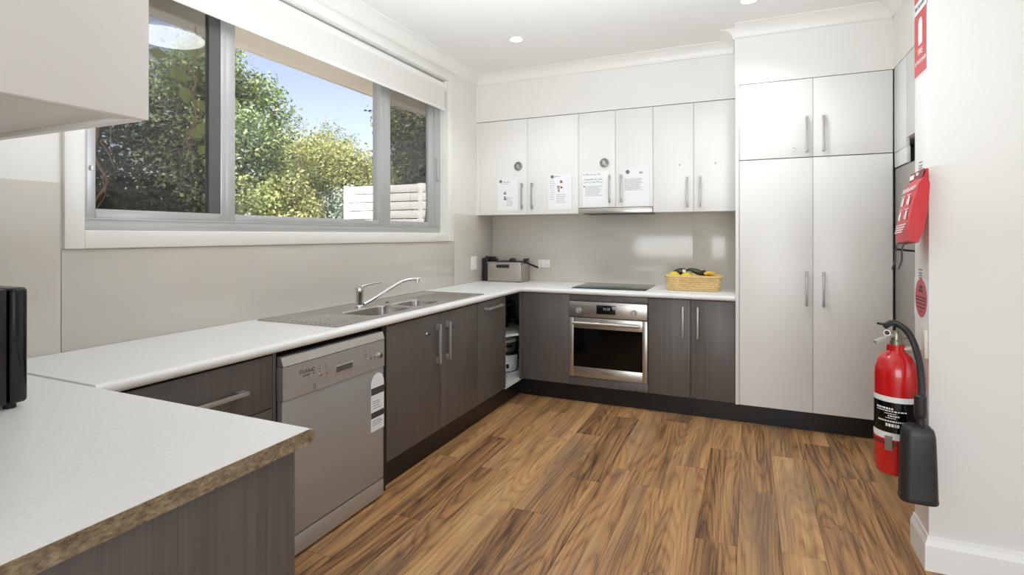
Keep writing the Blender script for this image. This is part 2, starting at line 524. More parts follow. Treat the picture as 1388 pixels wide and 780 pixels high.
# splashback sheets on the walls
for (y0, y1, z1, z0) in ((0.20, 1.132, 1.522, 0.9), (1.135, 4.00, 1.277, 0.9)):
    obj('splashback_panel', B(XW, XW + 0.006, y0, y1, z0, z1, bev=0.001), 'splash', wall_left)
obj('splashback_panel', B(XW, XW + 0.006, 4.006, 4.744, 0.9, 1.514, bev=0.001), 'splash', wall_left)
for (x0, x1) in ((XW + 0.007, -0.43), (-0.427, -0.09)):
    obj('splashback_panel', B(x0, x1, YB - 0.006, YB, 0.9, 1.53, bev=0.001), 'splash', wall_back)

# cornice: a cove profile, run along each wall
def cove(a, b, axis, pos, sgn, name):
    prof = [(0, 2.71), (sgn * 0.008, 2.71)]
    for i in range(7):
        t = i / 6 * PI / 2
        prof.append((sgn * (0.095 - 0.08 * math.cos(t)), 2.715 + 0.07 * math.sin(t) * 1.0))
    prof += [(sgn * 0.098, ZC), (0, ZC)]
    poly = [(pos + p[0], p[1]) for p in prof]
    struct(name, MB().prism(poly, 'y' if axis == 'y' else 'x', a, b), 'trim')
cove(0.2, 4.43, 'y', XW, 1, 'trim_1')
cove(XW, -0.09, 'x', 4.42, -1, 'trim_2')
cove(4.09, 4.43, 'y', -0.09, -1, 'trim_3')
cove(-0.09, 0.84, 'x', 4.09, -1, 'trim_4')
cove(2.82, 4.09, 'y', 0.84, -1, 'trim_5')
cove(0.655, 3.4, 'x', 2.625, -1, 'trim_6')

struct('wall_bulkhead_back', B(XW, -0.09, 4.42, YB, 2.372, ZC), 'wall')
struct('wall_bulkhead_pantry', B(-0.09, 0.84, 4.09, YB, 2.385, ZC), 'wall')
struct('wall_bulkhead_right', B(0.84, 1.62, 2.822, YB, 2.385, ZC), 'wall')

# skirting round the stub wall, mitred
def skirt(name):
    m = MB(); rings = []
    for z, o in ((0, 0.016), (0.100, 0.016), (0.112, 0.012), (0.122, 0.0075), (0.133, 0.006), (0.135, 0.004)):
        rings.append([m.bm.verts.new((p[0], p[1], z)) for p in ((0.655 - o, 2.822), (0.655 - o, 2.625 - o), (3.4, 2.625 - o), (3.4, 2.625), (0.655, 2.625), (0.655, 2.822))])
    for a, b in zip(rings, rings[1:]):
        for k in range(6): m.bm.faces.new((a[k], a[(k + 1) % 6], b[(k + 1) % 6], b[k]))
    m.bm.faces.new(rings[0]); m.bm.faces.new(rings[-1])
    struct(name, m, 'trim', smooth=False)
skirt('baseboard_right')

# window -----------------------------------------------------------
win = bpy.data.objects.new('window_1', None); COL.objects.link(win); win['kind'] = 'structure'; win['org'] = (0, 0, 0)
FX0, FX1 = -2.44, -2.37
mb = MB()
aw = 0.066
for (y0, y1, z0, z1) in ((WY0 - aw, WY0, WZ0 - aw, WZ1 + aw), (WY1, WY1 + aw, WZ0 - aw, WZ1 + aw), (WY0, WY1, WZ0 - aw, WZ0), (WY0, WY1, WZ1, WZ1 + aw)):
    mb.box(XW, XW + 0.018, y0, y1, z0, z1, bev=0.003)
obj('architrave', mb, 'trim', win)
mb = MB()
mb.box(EXT, XW + 0.001, WY0, WY0 + 0.004, WZ0, WZ1).box(EXT, XW + 0.001, WY1 - 0.004, WY1, WZ0, WZ1)
mb.box(EXT, XW + 0.001, WY0, WY1, WZ0, WZ0 + 0.004).box(EXT, XW + 0.001, WY0, WY1, WZ1 - 0.004, WZ1)
obj('reveal', mb, 'trim', win)
a0, a1 = WY0 + 0.004, WY1 - 0.004
mb = MB()
mb.box(FX0, FX1, a0, a1, WZ0 + 0.004, 1.393, bev=0.002)
mb.box(FX0, FX1, a0, a1, 2.57, WZ1 - 0.004, bev=0.002)
mb.box(FX0, FX1, a0, a0 + 0.045, 1.393, 2.57, bev=0.002)
mb.box(FX0, FX1, 3.800, a1, 1.393, 2.57, bev=0.002)
mb.box(FX0, FX1 - 0.006, 1.862, 1.92, 1.393, 2.57, bev=0.002)
mb.box(FX0, FX1 - 0.004, 3.085, 3.130, 1.393, 2.57, bev=0.002)
obj('window_frame', mb, 'alu', win)
obj('track', B(FX0 + 0.01, FX1 + 0.004, a0, a1, 1.391, 1.397, bev=0.001).box(FX0 + 0.01, FX1 + 0.003, a0, a1, 1.368, 1.372), 'alu', win)
def sash(y0, y1, ls, rs, xa, xb, name, bot=0.042):
    s = MB()
    s.box(xa, xb, y0, y0 + ls, 1.393, 2.57, bev=0.002).box(xa, xb, y1 - rs, y1, 1.393, 2.57, bev=0.002)
    s.box(xa, xb, y0 + ls, y1 - rs, 1.393, 1.393 + bot, bev=0.002).box(xa, xb, y0 + ls, y1 - rs, 2.53, 2.57, bev=0.002)
    fr = obj('sash', s, 'alu', win)
    obj('pane', B((xa + xb) / 2 - 0.002, (xa + xb) / 2 + 0.002, y0 + ls - 0.004, y1 - rs + 0.004, 1.389 + bot, 2.534), 'glass', fr, smooth=False)
    return fr
sash(a0 + 0.03, 1.865, 0.045, 0.030, -2.398, -2.372, 'l')
sash(3.130, 3.800, 0.072, 0.095, -2.398, -2.374, 'r')
obj('seal_strip', B(-2.402, -2.374, 1.775, 1.834, 1.436, 2.53).box(-2.412, -2.380, 3.728, 3.799, 1.436, 2.53), 'alu_dark', win)
obj('pane', B(-2.405, -2.401, 1.916, 3.09, 1.42, 2.58), 'glass', win, smooth=False)
obj('glazing_bead', B(-2.40, -2.378, 1.92, 3.085, 1.393, 1.434, bev=0.002).box(-2.40, -2.378, 1.92, 3.085, 2.54, 2.57, bev=0.002), 'alu', win)
obj('latch', B(-2.37, -2.352, 3.815, 3.842, 1.78, 1.97, bev=0.004), 'alu', win)
for (y0, y1) in ((a0 + 0.02, 1.86), (3.13, 3.80)):
    obj('insect_screen', B(-2.432, -2.4305, y0, y1, 1.40, 2.57), 'screen', win, smooth=False)
obj('screen_clip', B(-2.372, -2.362, 1.262, 1.272, 1.585, 1.605, bev=0.003), 'white_plastic', win)

t = thing('roller_blind', 'white roller blind rolled up under the head of the window', 'blind', (-2.335, 2.54, 2.56))
obj('roller', MB().cyl((-2.335, 1.235, 2.567), (-2.335, 3.862, 2.567), 0.036, seg=24), 'white_plastic', t)
obj('fabric', B(-2.305 - 0.0005, -2.304 + 0.0005, 1.25, 3.845, 2.375, 2.568), 'white_inner', t)
obj('bottom_rail', MB().box(-2.311, -2.298, 1.25, 3.845, 2.358, 2.380, bev=0.004), 'white_plastic', t)
for y in (1.222, 3.868):
    obj('bracket', B(-2.37, -2.30, y - 0.010, y + 0.010, 2.53, 2.612, bev=0.003), 'white_plastic', t)

# ------------------------------------------------------------------ handles
def bar_handle_v(parent, face, u, z0, z1, axis, r=0.0065, mat='steel_handle', out=0.034, name='handle'):
    if axis == 'x': r = 0.009
    """vertical bar; axis 'y': door faces -Y at y=face, u is X.  axis 'x': door faces +X at x=face, u is Y"""
    m = MB()
    f = (lambda d, uu, z: (uu, face - d, z)) if axis == 'y' else (lambda d, uu, z: (face + d, uu, z))
    def bx(d0, d1, u0, u1, za, zb, bev):
        p, q = f(d0, u0, za), f(d1, u1, zb)
        m.box(min(p[0], q[0]), max(p[0], q[0]), min(p[1], q[1]), max(p[1], q[1]), za, zb, bev=bev)
    bx(out - 0.010, out, u - r, u + r, z0, z1, 0.002)
    bx(0, out - 0.002, u - r, u + r, z0, z0 + 0.034, 0.002)
    bx(0, out - 0.002, u - r, u + r, z1 - 0.034, z1, 0.002)
    return obj(name, m, mat, parent)
def bar_handle_h(parent, face, u0, u1, z, axis, mat='steel_handle', out=0.038):
    m = MB()
    if axis == 'x':
        m.box(face + out - 0.010, face + out, u0, u1, z - 0.008, z + 0.008, bev=0.002)
        m.box(face, face + out - 0.002, u0, u0 + 0.034, z - 0.008, z + 0.008, bev=0.002).box(face, face + out - 0.002, u1 - 0.034, u1, z - 0.008, z + 0.008, bev=0.002)
    return obj('handle', m, mat, parent)
def cabinet_lock(parent, face, u, z, axis):
    if axis == 'y':
        m = MB().cyl((u, face, z), (u, face - 0.010, z), 0.011, seg=18).cyl((u, face - 0.010, z), (u, face - 0.016, z), 0.008, seg=18)
    else:
        m = MB().cyl((face, u, z), (face + 0.010, u, z), 0.012, seg=18).cyl((face + 0.010, u, z), (face + 0.026, u, z), 0.007, seg=18)
    return obj('lock', m, 'chrome', parent)

def shell_x(t, y0, y1, z0=0.14, z1=0.858, front=-1.75, mat='dark_wood', inner='white_inner', name='body'):
    m = MB()
    m.box(-2.29, front, y0, y0 + 0.016, z0, z1).box(-2.29, front, y1 - 0.016, y1, z0, z1)
    m.box(-2.29, front, y0 + 0.016, y1 - 0.016, z0, z0 + 0.016).box(-2.29, -2.274, y0 + 0.016, y1 - 0.016, z0 + 0.016, z1)
    return obj(name, m, mat, t)
def shell_y(t, x0, x1, z0=0.14, z1=0.858, front=4.13, mat='dark_wood', back=4.73, top=False):
    m = MB()
    m.box(x0, x0 + 0.016, front, back, z0, z1).box(x1 - 0.016, x1, front, back, z0, z1)
    m.box(x0 + 0.016, x1 - 0.016, front, back, z0, z0 + 0.016).box(x0 + 0.016, x1 - 0.016, back - 0.016, back, z0 + 0.016, z1)
    if top: m.box(x0 + 0.016, x1 - 0.016, front, back, z1 - 0.016, z1)
    return obj('body', m, mat, t)

DX = -1.73      # left-run door faces
DY = 4.11       # back-run door faces
# left run ---------------------------------------------------------
t = thing('drawer_cabinet', 'dark timber drawer unit between the peninsula and the dishwasher', 'cabinet', (-2.0, 1.4, 0.14))
shell_x(t, 0.93, 1.584, name='body')
for z0, z1 in ((0.645, 0.852), (0.395, 0.641), (0.145, 0.391)):
    d = obj('drawer', B(-1.748, DX, 0.96, 1.566, z0, z1, bev=0.001), 'dark_wood', t)
    bar_handle_h(d, DX, 1.19, 1.43, (z0 + z1) / 2 - 0.005, 'x')
obj('side_panel', B(-1.749, DX, 1.569, 1.585, 0.14, 0.858, bev=0.001), 'dark_wood', t)

# dishwasher
t = thing('dishwasher', 'stainless steel dishwasher with energy sticker under the worktop', 'dishwasher', (-1.98, 1.94, 0.0))
W0, W1, WX = 1.590, 2.240, -1.703
obj('body', B(-2.28, WX - 0.03, W0 + 0.004, W1 - 0.004, 0.02, 0.842), 'black', t)
obj('door', B(WX - 0.03, WX, W0, W1, 0.098, 0.662, bev=0.003), 'dw_steel', t)
m = MB().prism([(WX - 0.03, 0.664), (WX + 0.004, 0.664), (WX + 0.004, 0.80), (WX - 0.03, 0.80)], 'y', W0, W1)
cp = obj('control_panel', m, 'dw_panel', t)
obj('top_edge', MB().prism([(WX - 0.028, 0.803), (WX + 0.006, 0.803), (WX - 0.006, 0.838), (WX - 0.028, 0.838)], 'y', W0, W1), 'dw_lid', t)
obj('display', B(WX + 0.004, WX + 0.006, 1.885, 2.005, 0.700, 0.742, bev=0.001), 'dw_lid', cp)
obj('display_window', B(WX + 0.006, WX + 0.0068, 1.892, 1.998, 0.712, 0.736), 'alu_dark', cp)
for y, r in ((1.79, 0.007), (1.825, 0.007), (2.125, 0.006), (2.155, 0.006), (2.195, 0.014)):
    obj('button' if r < 0.01 else 'knob', MB().cyl((WX + 0.004, y, 0.727), (WX + 0.004 + r * 1.2, y, 0.727), r, r * 0.85, seg=18), 'chrome', cp)
m = MB()
for i, z in enumerate((0.762, 0.75, 0.738, 0.672, 0.680, 0.690)):
    for y in (1.755, 1.765) if i > 2 else (1.75, 1.757, 1.79, 1.825, 2.09, 2.10, 2.125): m.box(WX + 0.004, WX + 0.0045, y, y + 0.004, z, z + 0.005)
obj('icons', m, 'ink_dark', cp, kind='stuff')
obj('brand_lettering', merge(text_mesh('Dishlex', 0.026, (WX + 0.0042, 1.715, 0.760), (0, 1, 0), (0, 0, 1)), text_mesh('DX303', 0.013, (WX + 0.0042, 1.715, 0.742), (0, 1, 0), (0, 0, 1))), 'ink_dark', cp)
obj('kick_plate', B(WX - 0.03, WX, W0, W1, 0.012, 0.092, bev=0.002), 'dw_lid', t)
# energy label
pl = [(2.140, 0.355), (2.242, 0.355), (2.242, 0.585)]
for i in range(13):
    a = PI * i / 12
    pl.append((2.191 + 0.051 * math.cos(a), 0.585 + 0.055 * math.sin(a)))
pl.append((2.140, 0.585))
lb = obj('energy_label', MB().prism(pl, 'x', WX, WX + 0.0008), 'paper', t, label='white sticker with a rounded top and two dark bands')
for (za, zb) in ((0.535, 0.570), (0.420, 0.450)): obj('label_band', B(WX + 0.0008, WX + 0.0013, 2.141, 2.241, za, zb), 'ink_dark', lb)
m = MB()
for z in (0.50, 0.49, 0.478, 0.466, 0.404, 0.394, 0.384): m.box(WX + 0.0008, WX + 0.0012, 2.152, 2.152 + 0.05 + 0.03 * random.random(), z, z + 0.004)
obj('label_print', m, 'ink', lb, kind='stuff')

# sink cabinet
t = thing('sink_cabinet', 'dark two-door cabinet with a lock under the double sink', 'cabinet', (-2.0, 2.82, 0.14))
shell_x(t, 2.300, 3.334)
for (y0, y1, hy) in ((2.302, 2.834, 2.788), (2.838, 3.332, 2.906)):
    d = obj('door', B(-1.748, DX, y0, y1, 0.142, 0.852, bev=0.001), 'dark_wood', t)
    bar_handle_v(d, DX, hy, 0.555, 0.792, 'x')
    cabinet_lock(d, DX, 2.672 if y0 < 2.5 else 2.945, 0.752, 'x')
obj('filler', B(-1.76, DX - 0.004, 2.266, 2.298, 0.0, 0.858), 'black', t)
t = thing('bin_cabinet', 'narrow dark cabinet with a horizontal handle beside the open corner', 'cabinet', (-2.0, 3.56, 0.14))
shell_x(t, 3.336, 3.798)
d = obj('door', B(-1.748, DX, 3.338, 3.796, 0.142, 0.852, bev=0.001), 'dark_wood', t)
bar_handle_h(d, DX, 3.43, 3.70, 0.802, 'x')

# corner cabinet (open on the sink side)
t = thing('corner_cabinet', 'open-sided dark corner cabinet holding pots on white shelves', 'cabinet', (-1.9, 4.3, 0.14))
m = MB()
m.box(-2.29, -2.274, 3.80, 4.73, 0.14, 0.858).box(-2.274, -1.33, 4.714, 4.73, 0.14, 0.858).box(-2.274, -1.735, 3.80, 3.81, 0.14, 0.858)
m.box(-1.335, -1.319, DY + 0.018, 4.714, 0.14, 0.858)
obj('body', m, 'dark_wood', t)
obj('bottom_shelf', MB().prism([(-2.272, 3.812), (-1.735, 3.812), (-1.735, 4.712), (-2.272, 4.712)], 'z', 0.128, 0.150), 'white_inner', t)
sh = [(-2.272, 3.812), (-1.86, 3.812)]
for i in range(9):
    s_ = i / 8
    sh.append((-1.86 + 0.30 * s_ ** 1.6, 3.812 + 0.52 * s_))
sh += [(-1.34, 4.36), (-1.34, 4.712), (-2.272, 4.712)]
obj('shelf', MB().prism(sh, 'z', 0.498, 0.516), 'white_inner', t)
obj('blind_panel', B(-1.722, -1.312, DY, DY + 0.018, 0.142, 0.858, bev=0.001), 'dark_wood', t)
obj('blind_panel', B(-1.738, -1.722, 4.085, DY + 0.018, 0.142, 0.858, bev=0.001), 'dark_wood', t)

# back run ---------------------------------------------------------
t = thing('oven_cabinet', 'dark housing panels framing the built-in oven under the cooktop', 'cabinet', (-1.0, 4.4, 0.14))
m = MB()
m.box(-1.310, -1.294, DY + 0.02, 4.73, 0.14, 0.858).box(-0.708, -0.692, DY + 0.02, 4.73, 0.14, 0.858).box(-1.294, -0.708, DY + 0.02, 4.73, 0.14, 0.156)
obj('body', m, 'dark_wood', t)
obj('top_filler', B(-1.309, -0.692, DY, DY + 0.018, 0.812, 0.858, bev=0.001), 'dark_wood', t)
obj('bottom_filler', B(-1.309, -0.692, DY, DY + 0.018, 0.142, 0.205, bev=0.001), 'dark_wood', t)

t = thing('oven', 'stainless built-in oven with a black glass door and two knobs', 'oven', (-1.0, 4.4, 0.21))
O0, O1, OY = -1.307, -0.697, 4.090
m = MB()
m.box(-1.285, -1.270, OY + 0.03, 4.62, 0.225, 0.79).box(-0.735, -0.720, OY + 0.03, 4.62, 0.225, 0.79)
m.box(-1.270, -0.735, OY + 0.03, 4.62, 0.225, 0.24).box(-1.270, -0.735, OY + 0.03, 4.62, 0.66, 0.79).box(-1.27, -0.735, 4.60, 4.62, 0.24, 0.66)
obj('cavity', m, 'oven_inside', t)
m = MB()
m.box(O0, O1, OY, OY + 0.03, 0.688, 0.808, bev=0.002)
fp = obj('fascia', m, 'steel', t)
obj('display', B(-1.085, -0.935, OY - 0.002, OY, 0.716, 0.786, bev=0.001), 'black_gloss', fp)
obj('display_digits', text_mesh('12:25', 0.026, (-1.005, OY - 0.0022, 0.757), (1, 0, 0), (0, 0, 1)), 'display', fp)
for x in (-1.228, -0.795):
    m = MB().cyl((x, OY, 0.737), (x, OY - 0.005, 0.737), 0.026, seg=24).cyl((x, OY - 0.005, 0.737), (x, OY - 0.024, 0.737), 0.019, 0.017, seg=24)
    m.box(x - 0.005, x + 0.005, OY - 0.034, OY - 0.022, 0.717, 0.757, bev=0.002)
    obj('knob', m, 'steel_handle', fp)
m = MB()
for x in (-1.228, -0.795):
    for i in range(7):
        a = PI * (0.1 + 0.8 * i / 6)
        m.box(x + 0.036 * math.cos(a) - 0.002, x + 0.036 * math.cos(a) + 0.002, OY - 0.0005, OY, 0.737 + 0.036 * math.sin(a) - 0.002, 0.737 + 0.036 * math.sin(a) + 0.002)
obj('dial_marks', m, 'ink_dark', fp, kind='stuff')
m = MB()
dz0, dz1 = 0.213, 0.680
m.box(O0, -1.272, OY, OY + 0.028, dz0, dz1, bev=0.001).box(-0.732, O1, OY, OY + 0.028, dz0, dz1, bev=0.001)
m.box(-1.272, -0.732, OY, OY + 0.028, dz0, 0.293, bev=0.001).box(-1.272, -0.732, OY, OY + 0.028, 0.598, dz1, bev=0.001)
dr = obj('door', m, 'steel', t)
obj('glass', B(-1.273, -0.731, OY + 0.002, OY + 0.01, 0.292, 0.599), 'oven_glass', dr, smooth=False)
obj('window_border', B(-1.272, -1.192, OY + 0.0105, OY + 0.013, 0.293, 0.598).box(-0.800, -0.732, OY + 0.0105, OY + 0.013, 0.293, 0.598).box(-1.192, -0.80, OY + 0.0105, OY + 0.013, 0.293, 0.325).box(-1.192, -0.80, OY + 0.0105, OY + 0.013, 0.57, 0.598), 'black_gloss', dr)
m = MB().cyl((-1.265, OY - 0.042, 0.643), (-0.745, OY - 0.042, 0.643), 0.0135, seg=18)
for x in (-1.245, -0.765): m.box(x - 0.012, x + 0.012, OY - 0.042, OY, 0.634, 0.652, bev=0.003)
obj('handle', m, 'steel', dr)
obj('brand_lettering', text_mesh('Whirlpool', 0.022, (-1.005, OY - 0.0002, 0.257), (1, 0, 0), (0, 0, 1), shear=0.2), 'ink_dark', dr)
m = MB()
for z in (0.375, 0.345):
    m.cyl((-1.268, OY + 0.06, z), (-0.737, OY + 0.06, z), 0.005, seg=8)
    if z > 0.36:
        for i in range(14): m.cyl((-1.25 + 0.038 * i, OY + 0.06, z), (-1.25 + 0.038 * i, 4.55, z), 0.003, seg=6)
obj('rack', m, 'pot_steel', t)

t = thing('base_cabinet', 'dark two-door base cabinet with bar handles between oven and pantry', 'cabinet', (-0.39, 4.4, 0.14))
shell_y(t, -0.690, -0.088)
for (x0, x1, hx) in ((-0.688, -0.391, -0.441), (-0.387, -0.090, -0.338)):
    d = obj('door', B(x0, x1, DY, DY + 0.018, 0.142, 0.856, bev=0.001), 'dark_wood', t)
    bar_handle_v(d, DY, hx, 0.580, 0.808, 'y')

# kickboards
tag(obj('kickboard', B(-1.775, -1.765, 2.27, 4.165, 0, 0.127).box(-2.2, -1.775, 2.27, 2.28, 0, 0.127), 'kick'), 'long black kickboard under the sink-side cabinets', 'kickboard')
tag(obj('kickboard', B(-1.764, 0.838, 4.160, 4.172, 0, 0.127), 'kick'), 'long black kickboard under the oven wall and white pantry', 'kickboard')

# worktops ---------------------------------------------------------
CF = -1.703
def bull(front, back, sgn, z0=0.862, z1=0.900):
    """profile (u,z) from back to a rounded front edge; sgn is the outward direction of the front"""
    r = (z1 - z0) / 2; pts = [(back, z0)]
    pts.append((front - sgn * r * 1.0, z0))
    for i in range(1, 8):
        a = -PI / 2 + PI * i / 8
        pts.append((front - sgn * r + sgn * r * math.cos(a), (z0 + z1) / 2 + r * math.sin(a)))
    pts += [(front - sgn * r, z1), (back, z1)]
    return pts
SY0, SY1, SX0, SX1 = 2.275, 3.03, -2.09, -1.783    # hole for the bowls
t = thing('worktop', 'long white speckled worktop running from the peninsula past the sink into the corner', 'worktop', (-2.0, 2.8, 0.862))
m = MB()
m.prism(bull(CF, SX1, 1), 'y', 0.9258, 4.09)
m.box(XW + 0.007, SX0, 0.9258, 4.743, 0.862, 0.90)
m.box(SX0, SX1, 0.9258, SY0, 0.862, 0.90).box(SX0, SX1, SY1, 4.743, 0.862, 0.90)
m.box(SX1, CF - 0.002, 4.09, 4.743, 0.862, 0.90)
obj('slab', m, 'worktop', t)
t = thing('worktop', 'short white worktop holding cooktop and fruit basket above the oven', 'worktop', (-0.9, 4.4, 0.862))
obj('slab', MB().prism(bull(4.083, 4.743, -1), 'x', CF - 0.002, -0.088), 'worktop', t)
t = thing('worktop', 'peninsula worktop in the foreground with a raw chipboard end', 'worktop', (-1.6, 0.6, 0.865))
m = MB().prism(bull(0.925, 0.205, 1, 0.866, 0.900), 'x', XW + 0.007, -0.8925)
obj('slab', m, 'worktop', t)
obj('raw_end', MB().prism([(p[0], p[1] - 0.0012 if p[1] > 0.88 else p[1]) for p in bull(0.924, 0.205, 1, 0.8665, 0.900)], 'x', -0.8925, -0.8905), 'chipboard', t, label='unfinished brown chipboard end of the slab')

t = thing('peninsula_cabinet', 'dark timber peninsula base at the bottom left under the raw-ended worktop', 'cabinet', (-1.4, 0.55, 0.0))
obj('body', B(-2.29, -0.936, 0.21, 0.862, 0.14, 0.8655), 'white_inner', t)
obj('end_panel', B(-0.934, -0.905, 0.21, 0.880, 0.0, 0.8655, bev=0.001), 'dark_wood', t)
for (x0, x1) in ((-1.73, -1.336), (-1.332, -0.937)):
    d = obj('door', B(x0, x1, 0.863, 0.880, 0.142, 0.855, bev=0.001), 'dark_wood', t)
obj('kick', B(-2.2, -0.937, 0.81, 0.82, 0.0, 0.139), 'kick', t)

# sink -------------------------------------------------------------
t = thing('sink', 'stainless double-bowl sink with two drainers set in the worktop', 'sink', (-2.0, 2.7, 0.9))
KX0, KX1, KY0, KY1 = -2.262, -1.752, 1.955, 3.47
b1 = (-2.065, -1.803, 2.300, 2.680); b2 = (-2.045, -1.808, 2.715, 3.005)
def rr(x0, x1, y0, y1, r, n=5):
    P_ = []
    for (cx, cy, a0_) in ((x1 - r, y1 - r, 0), (x0 + r, y1 - r, PI / 2), (x0 + r, y0 + r, PI), (x1 - r, y0 + r, 1.5 * PI)):
        for i in range(n + 1):
            a = a0_ + PI / 2 * i / n
            P_.append((cx + r * math.cos(a), cy + r * math.sin(a)))
    return P_
def bowl(b, depth):
    m = MB(); rings = []
    for (ins, z, r) in ((-0.004, 0.9035, 0.06), (0.0, 0.9025, 0.056), (0.006, 0.895, 0.052), (0.012, 0.90 - depth + 0.03, 0.05), (0.022, 0.90 - depth + 0.008, 0.045), (0.05, 0.90 - depth, 0.03)):
        rings.append([m.bm.verts.new((p[0], p[1], z)) for p in rr(b[0] + ins, b[1] - ins, b[2] + ins, b[3] - ins, r)])
    for a, c in zip(rings, rings[1:]):
        n = len(a)
        for i in range(n): m.bm.faces.new((a[i], a[(i + 1) % n], c[(i + 1) % n], c[i]))
    m.bm.faces.new(rings[-1])
    return m
# deck with two rounded holes, by triangle fill
m = MB()
loops = [rr(KX0, KX1, KY0, KY1, 0.012, 3), rr(b1[0] - 0.004, b1[1] + 0.004, b1[2] - 0.004, b1[3] + 0.004, 0.06), rr(b2[0] - 0.004, b2[1] + 0.004, b2[2] - 0.004, b2[3] + 0.004, 0.06)]
eds = []
for lp in loops:
    vs = [m.bm.verts.new((p[0], p[1], 0.9035)) for p in lp]
    eds += [m.bm.edges.new((vs[i], vs[(i + 1) % len(vs)])) for i in range(len(vs))]
bmesh.ops.triangle_fill(m.bm, use_beauty=True, edges=eds)
deck = obj('deck', m, 'sink_steel', t, smooth=False)
obj('rim', MB().box(KX0, KX1, KY0 - 0.003, KY0 + 0.003, 0.9, 0.906, bev=0.002).box(KX0, KX1, KY1 - 0.003, KY1 + 0.003, 0.9, 0.906, bev=0.002).box(KX1 - 0.003, KX1 + 0.003, KY0, KY1, 0.9, 0.906, bev=0.002).box(KX0 - 0.003, KX0 + 0.003, KY0, KY1, 0.9, 0.906, bev=0.002), 'sink_steel', deck)
for b, dpt in ((b1, 0.17), (b2, 0.15)):
    bo = obj('bowl', bowl(b, dpt), 'sink_steel', t)
    cx, cy = (b[0] + b[1]) / 2, (b[2] + b[3]) / 2
    obj('drain', MB().lathe([(0.045, 0), (0.043, 0.003), (0.03, 0.002), (0.012, 0.004), (0, 0.004)], (cx, cy, 0.9005 - dpt), seg=24), 'chrome', bo)
for (y0, y1) in ((1.995, 2.26), (3.06, 3.43)):
    m = MB()
    for i in range(11):
        x = -2.10 + 0.030 * i
        m.cyl((x, y0, 0.9020), (x, y1, 0.9020), 0.0045, seg=8)
    obj('drainer_ribs', m, 'sink_steel', t)
obj('overflow', MB().lathe([(0.012, 0), (0.011, 0.003), (0, 0.003)], (-2.10, 2.80, 0.9035), seg=16), 'black', t)

t = thing('mixer_tap', 'chrome single-lever mixer tap with a long swivel spout behind the bowls', 'tap', (-2.12, 2.556, 0.9035))
obj('body', MB().lathe([(0.030, 0.0), (0.030, 0.006), (0.025, 0.012), (0.024, 0.085), (0.026, 0.09)], (-2.12, 2.556, 0.9035), seg=24), 'chrome', t)
m = MB().lathe([(0.026, 0.0), (0.027, 0.012), (0.024, 0.026), (0.012, 0.034), (0, 0.035)], (-2.12, 2.556, 0.994), seg=24)
m.tube([(-2.12, 2.56, 1.016), (-2.105, 2.60, 1.028), (-2.085, 2.655, 1.036), (-2.07, 2.70, 1.040)], [0.012, 0.009, 0.007, 0.005], seg=10)
obj('lever', m, 'chrome', t)
obj('spout', MB().tube([(-2.10, 2.575, 0.918), (-2.08, 2.61, 0.936), (-2.03, 2.68, 0.985), (-1.985, 2.74, 1.028), (-1.965, 2.77, 1.045), (-1.945, 2.80, 1.053), (-1.925, 2.83, 1.056), (-1.90, 2.865, 1.056)], [0.013, 0.011, 0.0105, 0.0105, 0.0105, 0.0105, 0.0105, 0.011], seg=12).cyl((-1.908, 2.853, 1.056), (-1.908, 2.853, 1.028), 0.013, seg=16), 'chrome', t)

# cooktop ----------------------------------------------------------
t = thing('cooktop', 'black glass cooktop set flush in the worktop over the oven', 'cooktop', (-1.03, 4.43, 0.9))
gl_ = obj('glass', B(-1.32, -0.725, 4.185, 4.695, 0.9, 0.906, bev=0.002), 'black_gloss', t)
m = MB()
for (x, y, r) in ((-1.18, 4.32, 0.095), (-0.90, 4.32, 0.075), (-1.18, 4.56, 0.075), (-0.90, 4.56, 0.095)):
    for k in range(40):
        a = 2 * PI * k / 40; c = 2 * PI * (k + 1) / 40
        m.quad((x + r * math.cos(a), y + r * math.sin(a), 0.9062), (x + r * math.cos(c), y + r * math.sin(c), 0.9062), (x + (r - .003) * math.cos(c), y + (r - .003) * math.sin(c), 0.9062), (x + (r - .003) * math.cos(a), y + (r - .003) * math.sin(a), 0.9062))
obj('zone_rings', m, 'ink', gl_, kind='stuff')

# uppers -----------------------------------------------------------
UY, UZ0, UZ1 = 4.42, 1.515, 2.368
def upper(name, label, x0, xm, x1, z0, hz0, hz1, lockp):
    t = thing(name, label, 'cabinet', ((x0 + x1) / 2, 4.58, z0), 'white wall cabinets over the oven wall')
    m = MB().box(x0 + 0.001, x1 - 0.001, UY + 0.02, 4.742, z0 + 0.002, UZ1)
    obj('body', m, 'white_inner', t)
    for (a, b, hx) in ((x0 + 0.0015, xm - 0.0015, xm - 0.047), (xm + 0.0015, x1 - 0.0015, xm + 0.048)):
        d = obj('door', B(a, b, UY, UY + 0.018, z0, UZ1 - 0.002, bev=0.001), 'white_door', t)
        bar_handle_v(d, UY, hx, hz0, hz1, 'y')
        if lockp:
            lx = -0.50 if hx < xm else -0.235
            obj('lock', MB().cyl((lx, UY, 1.885), (lx, UY - 0.004, 1.885), 0.008, seg=14), 'steel_handle', d)
    return t
upper('wall_cabinet', 'white double wall cabinet nearest the window with two stuck-on notices', -2.277, -1.800, -1.330, UZ0, 1.560, 1.792, 0)
upper('wall_cabinet', 'shorter white double wall cabinet directly above the rangehood', -1.330, -1.013, -0.707, 1.562, 1.600, 1.830, 0)
upper('wall_cabinet', 'white double wall cabinet without notices next to the pantry', -0.707, -0.396, -0.090, UZ0, 1.550, 1.788, 1)
struct('trim_7', B(XW + 0.001, -2.279, UY + 0.004, 4.742, UZ0, UZ1), 'white_door')
t = thing('rangehood', 'slim stainless slide-out rangehood under the wall cabinets', 'rangehood', (-1.02, 4.58, 1.512))
